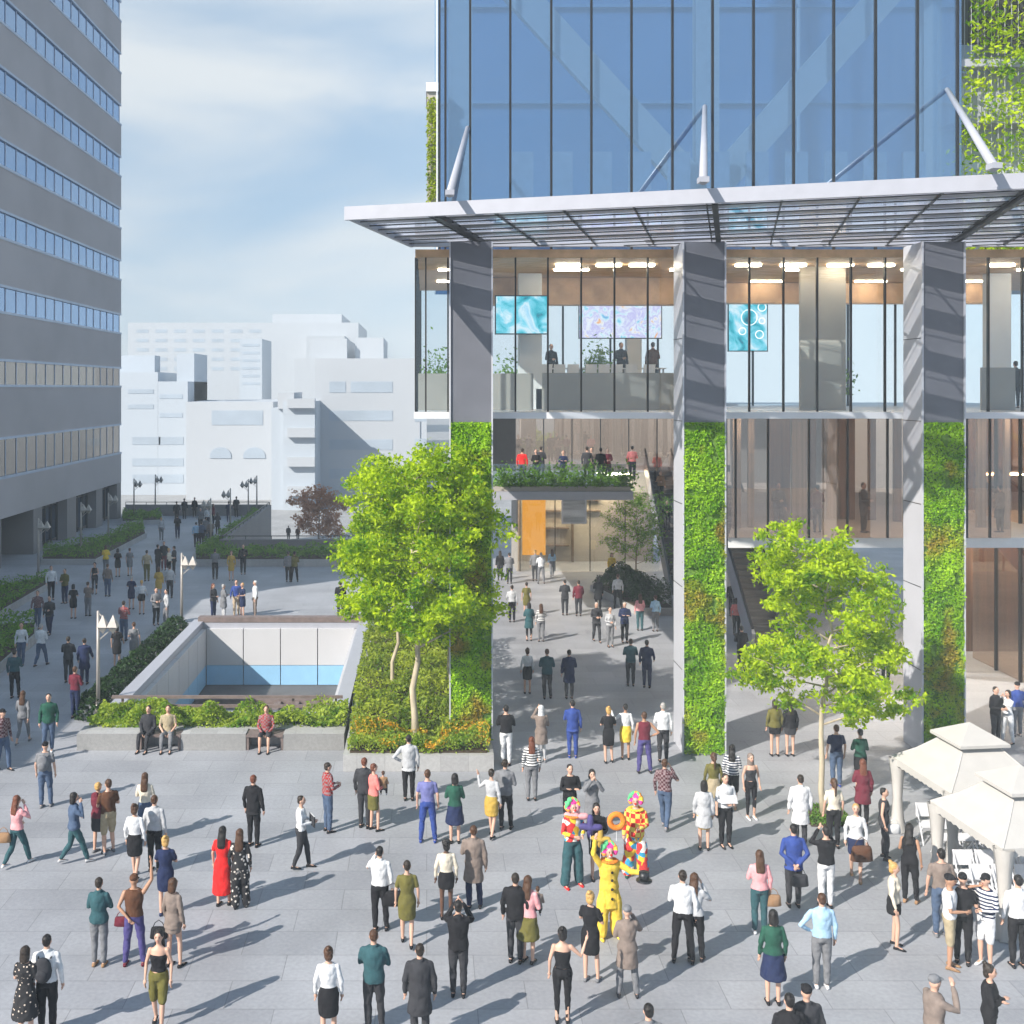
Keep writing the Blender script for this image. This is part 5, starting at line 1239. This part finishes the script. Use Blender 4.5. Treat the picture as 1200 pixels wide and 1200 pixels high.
# children held in arms
def child(px,py,z,tcc,lab,face=180):
    x, y = G(px,py); person(x,y,z,face,'sit','lap','hold','f','short','brown','sweater',tcc,'trousers','charcoal','',GP,0,.52,'white',lab)
child(449,973,.80,'tan','small child in tan sweater carried by the woman in the coral sweater')
child(630,1128,.80,'taupe','small child in grey brown sweater carried by the woman in pink')
# clowns
GC = 'clowns entertaining the crowd'
x,y = G(671,1038); cA = person(x,y,0,20,'apart','hold','hold','m','wig','wigged red','shirt','patchwork red','wide trousers','teal','',GC,0,1.06,'red','clown in multicoloured patchwork shirt and wide teal trousers, left of the troupe')
x,y = G(745,1027); cB = person(x,y,0,-15,'apart','hold','down','m','wig','wigged red','hoodie','checked red','baggy trousers','patchwork red','',GC,0,1.03,'green','clown in red checked top and patchwork yellow trousers, right of the troupe')
x,y = G(714,1098); cC = person(x,y,0,10,'apart','out','up','m','wig','wigged red','coat','yellow','baggy trousers','yellow','',GC,0,1.05,'yellow','clown in baggy yellow suit raising one arm, in front of the troupe')
x,y = G(699,1030); cD = person(x,y,0,0,'stand','hold','hold','f','long','black','jacket','black','skirt','black','',GC,0,None,'black','woman in black holding balloons between the two rear clowns')
for c in (cA,cB,cC):
    zt = 1.61; f = MB(); f.ell((0,-.118,1.61),(.027,.022,.027),10); f.build('clown_nose', cloth('red'), c, True)
    f = MB(); f.ell((0,-.088,1.575),(.045,.014,.02),10); f.build('white_mouth_paint', cloth('white'), c, True)
for c, cc in ((cA,'orange'),(cC,'orange'),(cB,'yellow')):
    f = MB()
    for k in range(14):
        a = 2*math.pi*k/14; f.ell((.13*math.cos(a),.11*math.sin(a),1.465),(.055,.05,.02),8)
    f.build('ruffle_collar', cloth(cc), c, True)
for c in (cC,):
    f = MB()
    for zz in (1.3,1.15,.98,.8): f.ell((0,-.165,zz),(.028,.02,.028),8)
    f.build('button', cloth('black'), c, True)
def balloon(lab, loc, col, ring=False, r=.16):
    t = thing('balloon', lab, 'balloon', loc, 0, 'balloons held by the clowns'); m = MB()
    if ring:
        pts = [(r*math.cos(k*.3927),0,r*math.sin(k*.3927)) for k in range(17)]; m.tube(pts, r*.42, 10, cap=False)
    else:
        for k in range(4): a = k*1.57; m.limb([(0,0,0),(r*1.2*math.cos(a),.03*k,r*1.2*math.sin(a))],[r*.45,r*.4])
    m.build('balloon_body', cloth(col), t, True); m = MB(); m.tube([(0,.0,-r),(0,.02,-.45)],.008,5); m.build('stick', m_white, t)
q = cD.location
balloon('purple twisted balloon held between the left clown and the woman', (q.x-.20,q.y-.42,1.33), 'purple', r=.17)
balloon('pink and white twisted balloon above the purple one', (q.x-.50,q.y-.36,1.55), 'pink', r=.17)
balloon('orange ring balloon held by the woman in black', (q.x+.38,q.y-.40,1.46), 'orange', True, .15)
balloon('mustard twisted balloon low in front of the woman in black', (q.x+.02,q.y-.45,1.08), 'mustard', r=.14)
q = cC.location
t = thing('top_hat','black top hat held out in the yellow clown\'s hand','hat',(q.x+.62,q.y-.38,1.30)); m = MB(); m.loft([(0,0,0,.16,.16),(.015,0,0,.16,.16)],16); m.build('brim', m_dark, t, True); m = MB(); m.loft([(.015,0,0,.10,.10),(.17,0,0,.105,.105)],16); m.build('crown', m_dark, t, True)
# bags
def bag(kind, lab, px, py, dx, dz, col, s=1.0, dy=-.02):
    x, y = G(px,py); t = thing(kind, lab, 'bag', (x+dx, y+dy, dz)); m = MB()
    if kind == 'backpack': m.ell((0,0,0),(.16,.09,.22),12); m.ell((0,-.07,-.06),(.11,.05,.11),10)
    else:
        m.loft([(-.13*s,0,0,.15*s,.05*s),(-.12*s,0,0,.17*s,.06*s),(.05*s,0,0,.15*s,.055*s),(.09*s,0,0,.13*s,.03*s)],12)
    m.build('bag_body', cloth(col), t, True); m = MB()
    if kind == 'backpack':
        for sx in (-1,1): m.tube([(sx*.1,.08,.16),(sx*.12,.16,.2),(sx*.12,.2,.0)],.014,6)
    else: m.tube([(-.12*s,0,.06*s),(-.07*s,0,.17*s),(0,0,.22*s),(.07*s,0,.17*s),(.12*s,0,.06*s)],.008,6)
    m.build('strap', cloth(col), t, True); return t
bag('backpack','grey backpack worn by the man in a grey t-shirt at left',53,946,0,1.22,'grey',dy=-.2)
bag('backpack','dark backpack worn by the man in white, bottom left',55,1214,0,1.22,'charcoal',dy=-.2)
bag('handbag','brown shoulder bag of the woman in pink at far left',20,1015,-.27,.72,'tan',dy=-.1)
bag('handbag','large black shoulder bag of the man in white shirt, arm raised',445,1091,.27,.72,'black',1.3,dy=-.06)
bag('handbag','black handbag hanging beside the grey tunic woman',203,1133,-.27,.68,'black',1.0)
bag('handbag','dark bag on the hip of the man raising his right arm',157,1131,-.24,.86,'maroon',.8)
bag('handbag','brown handbag of the pink sweater woman in the right half',890,1094,.27,.70,'tan')
bag('handbag','large reddish brown bag held before the navy skirt',1003,1029,.0,.72,'brown',1.5,dy=-.32)
bag('handbag','white tote held by the woman before the rear tent leg',1036,1006,.22,.72,'white')
bag('handbag','dark holdall behind the man with hands behind his back',930,1063,.05,.70,'charcoal',1.1,dy=-.24)
x, y = G(353,1018); t = thing('folder','dark folder held by the woman in white blouse','folder',(x+.26,y-.06,1.14),R(25)); m = MB(); m.box(-.015,-.16,-.12,.015,.16,.12); m.build('cover', cloth('charcoal'), t); m = MB(); m.box(-.010,-.15,-.115,.010,.15,.125); m.build('paper', cloth('white'), t)
x, y = G(850,992); t = thing('map','white folded map read by the man in white shirt','map',(x,y-.34,1.16),0); m = MB(); m.add([(-.2,0,0),(0,-.04,.02),(.2,0,0),(.2,.12,.16),(0,.08,.17),(-.2,.12,.16)],[(0,1,4,5),(1,2,3,4)]); o = m.build('sheet', cloth('white'), t); o.modifiers.new('s','SOLIDIFY').thickness = .004

# ================================================================ RENDER SETTINGS
S.view_settings.view_transform = 'Standard'; S.view_settings.look = 'None'; S.view_settings.exposure = .72; S.view_settings.gamma = 1
S.render.engine = 'CYCLES'; S.render.resolution_x = 1024; S.render.resolution_y = 1024
S.cycles.max_bounces = 6; S.cycles.transparent_max_bounces = 16; S.cycles.volume_bounces = 0
S.cycles.sample_clamp_indirect = 6
from collections import Counter
cn = Counter(o.get('label') for o in bpy.data.objects if o.parent is None and o.get('label'))
for k, v in cn.items():
    if v > 1 or not (4 <= len(k.split()) <= 16): print('LABEL?', v, len(k.split()), k)
print('people', len(NPEOPLE), 'objects', len(bpy.data.objects), 'faces', sum(len(m.polygons) for m in bpy.data.meshes))
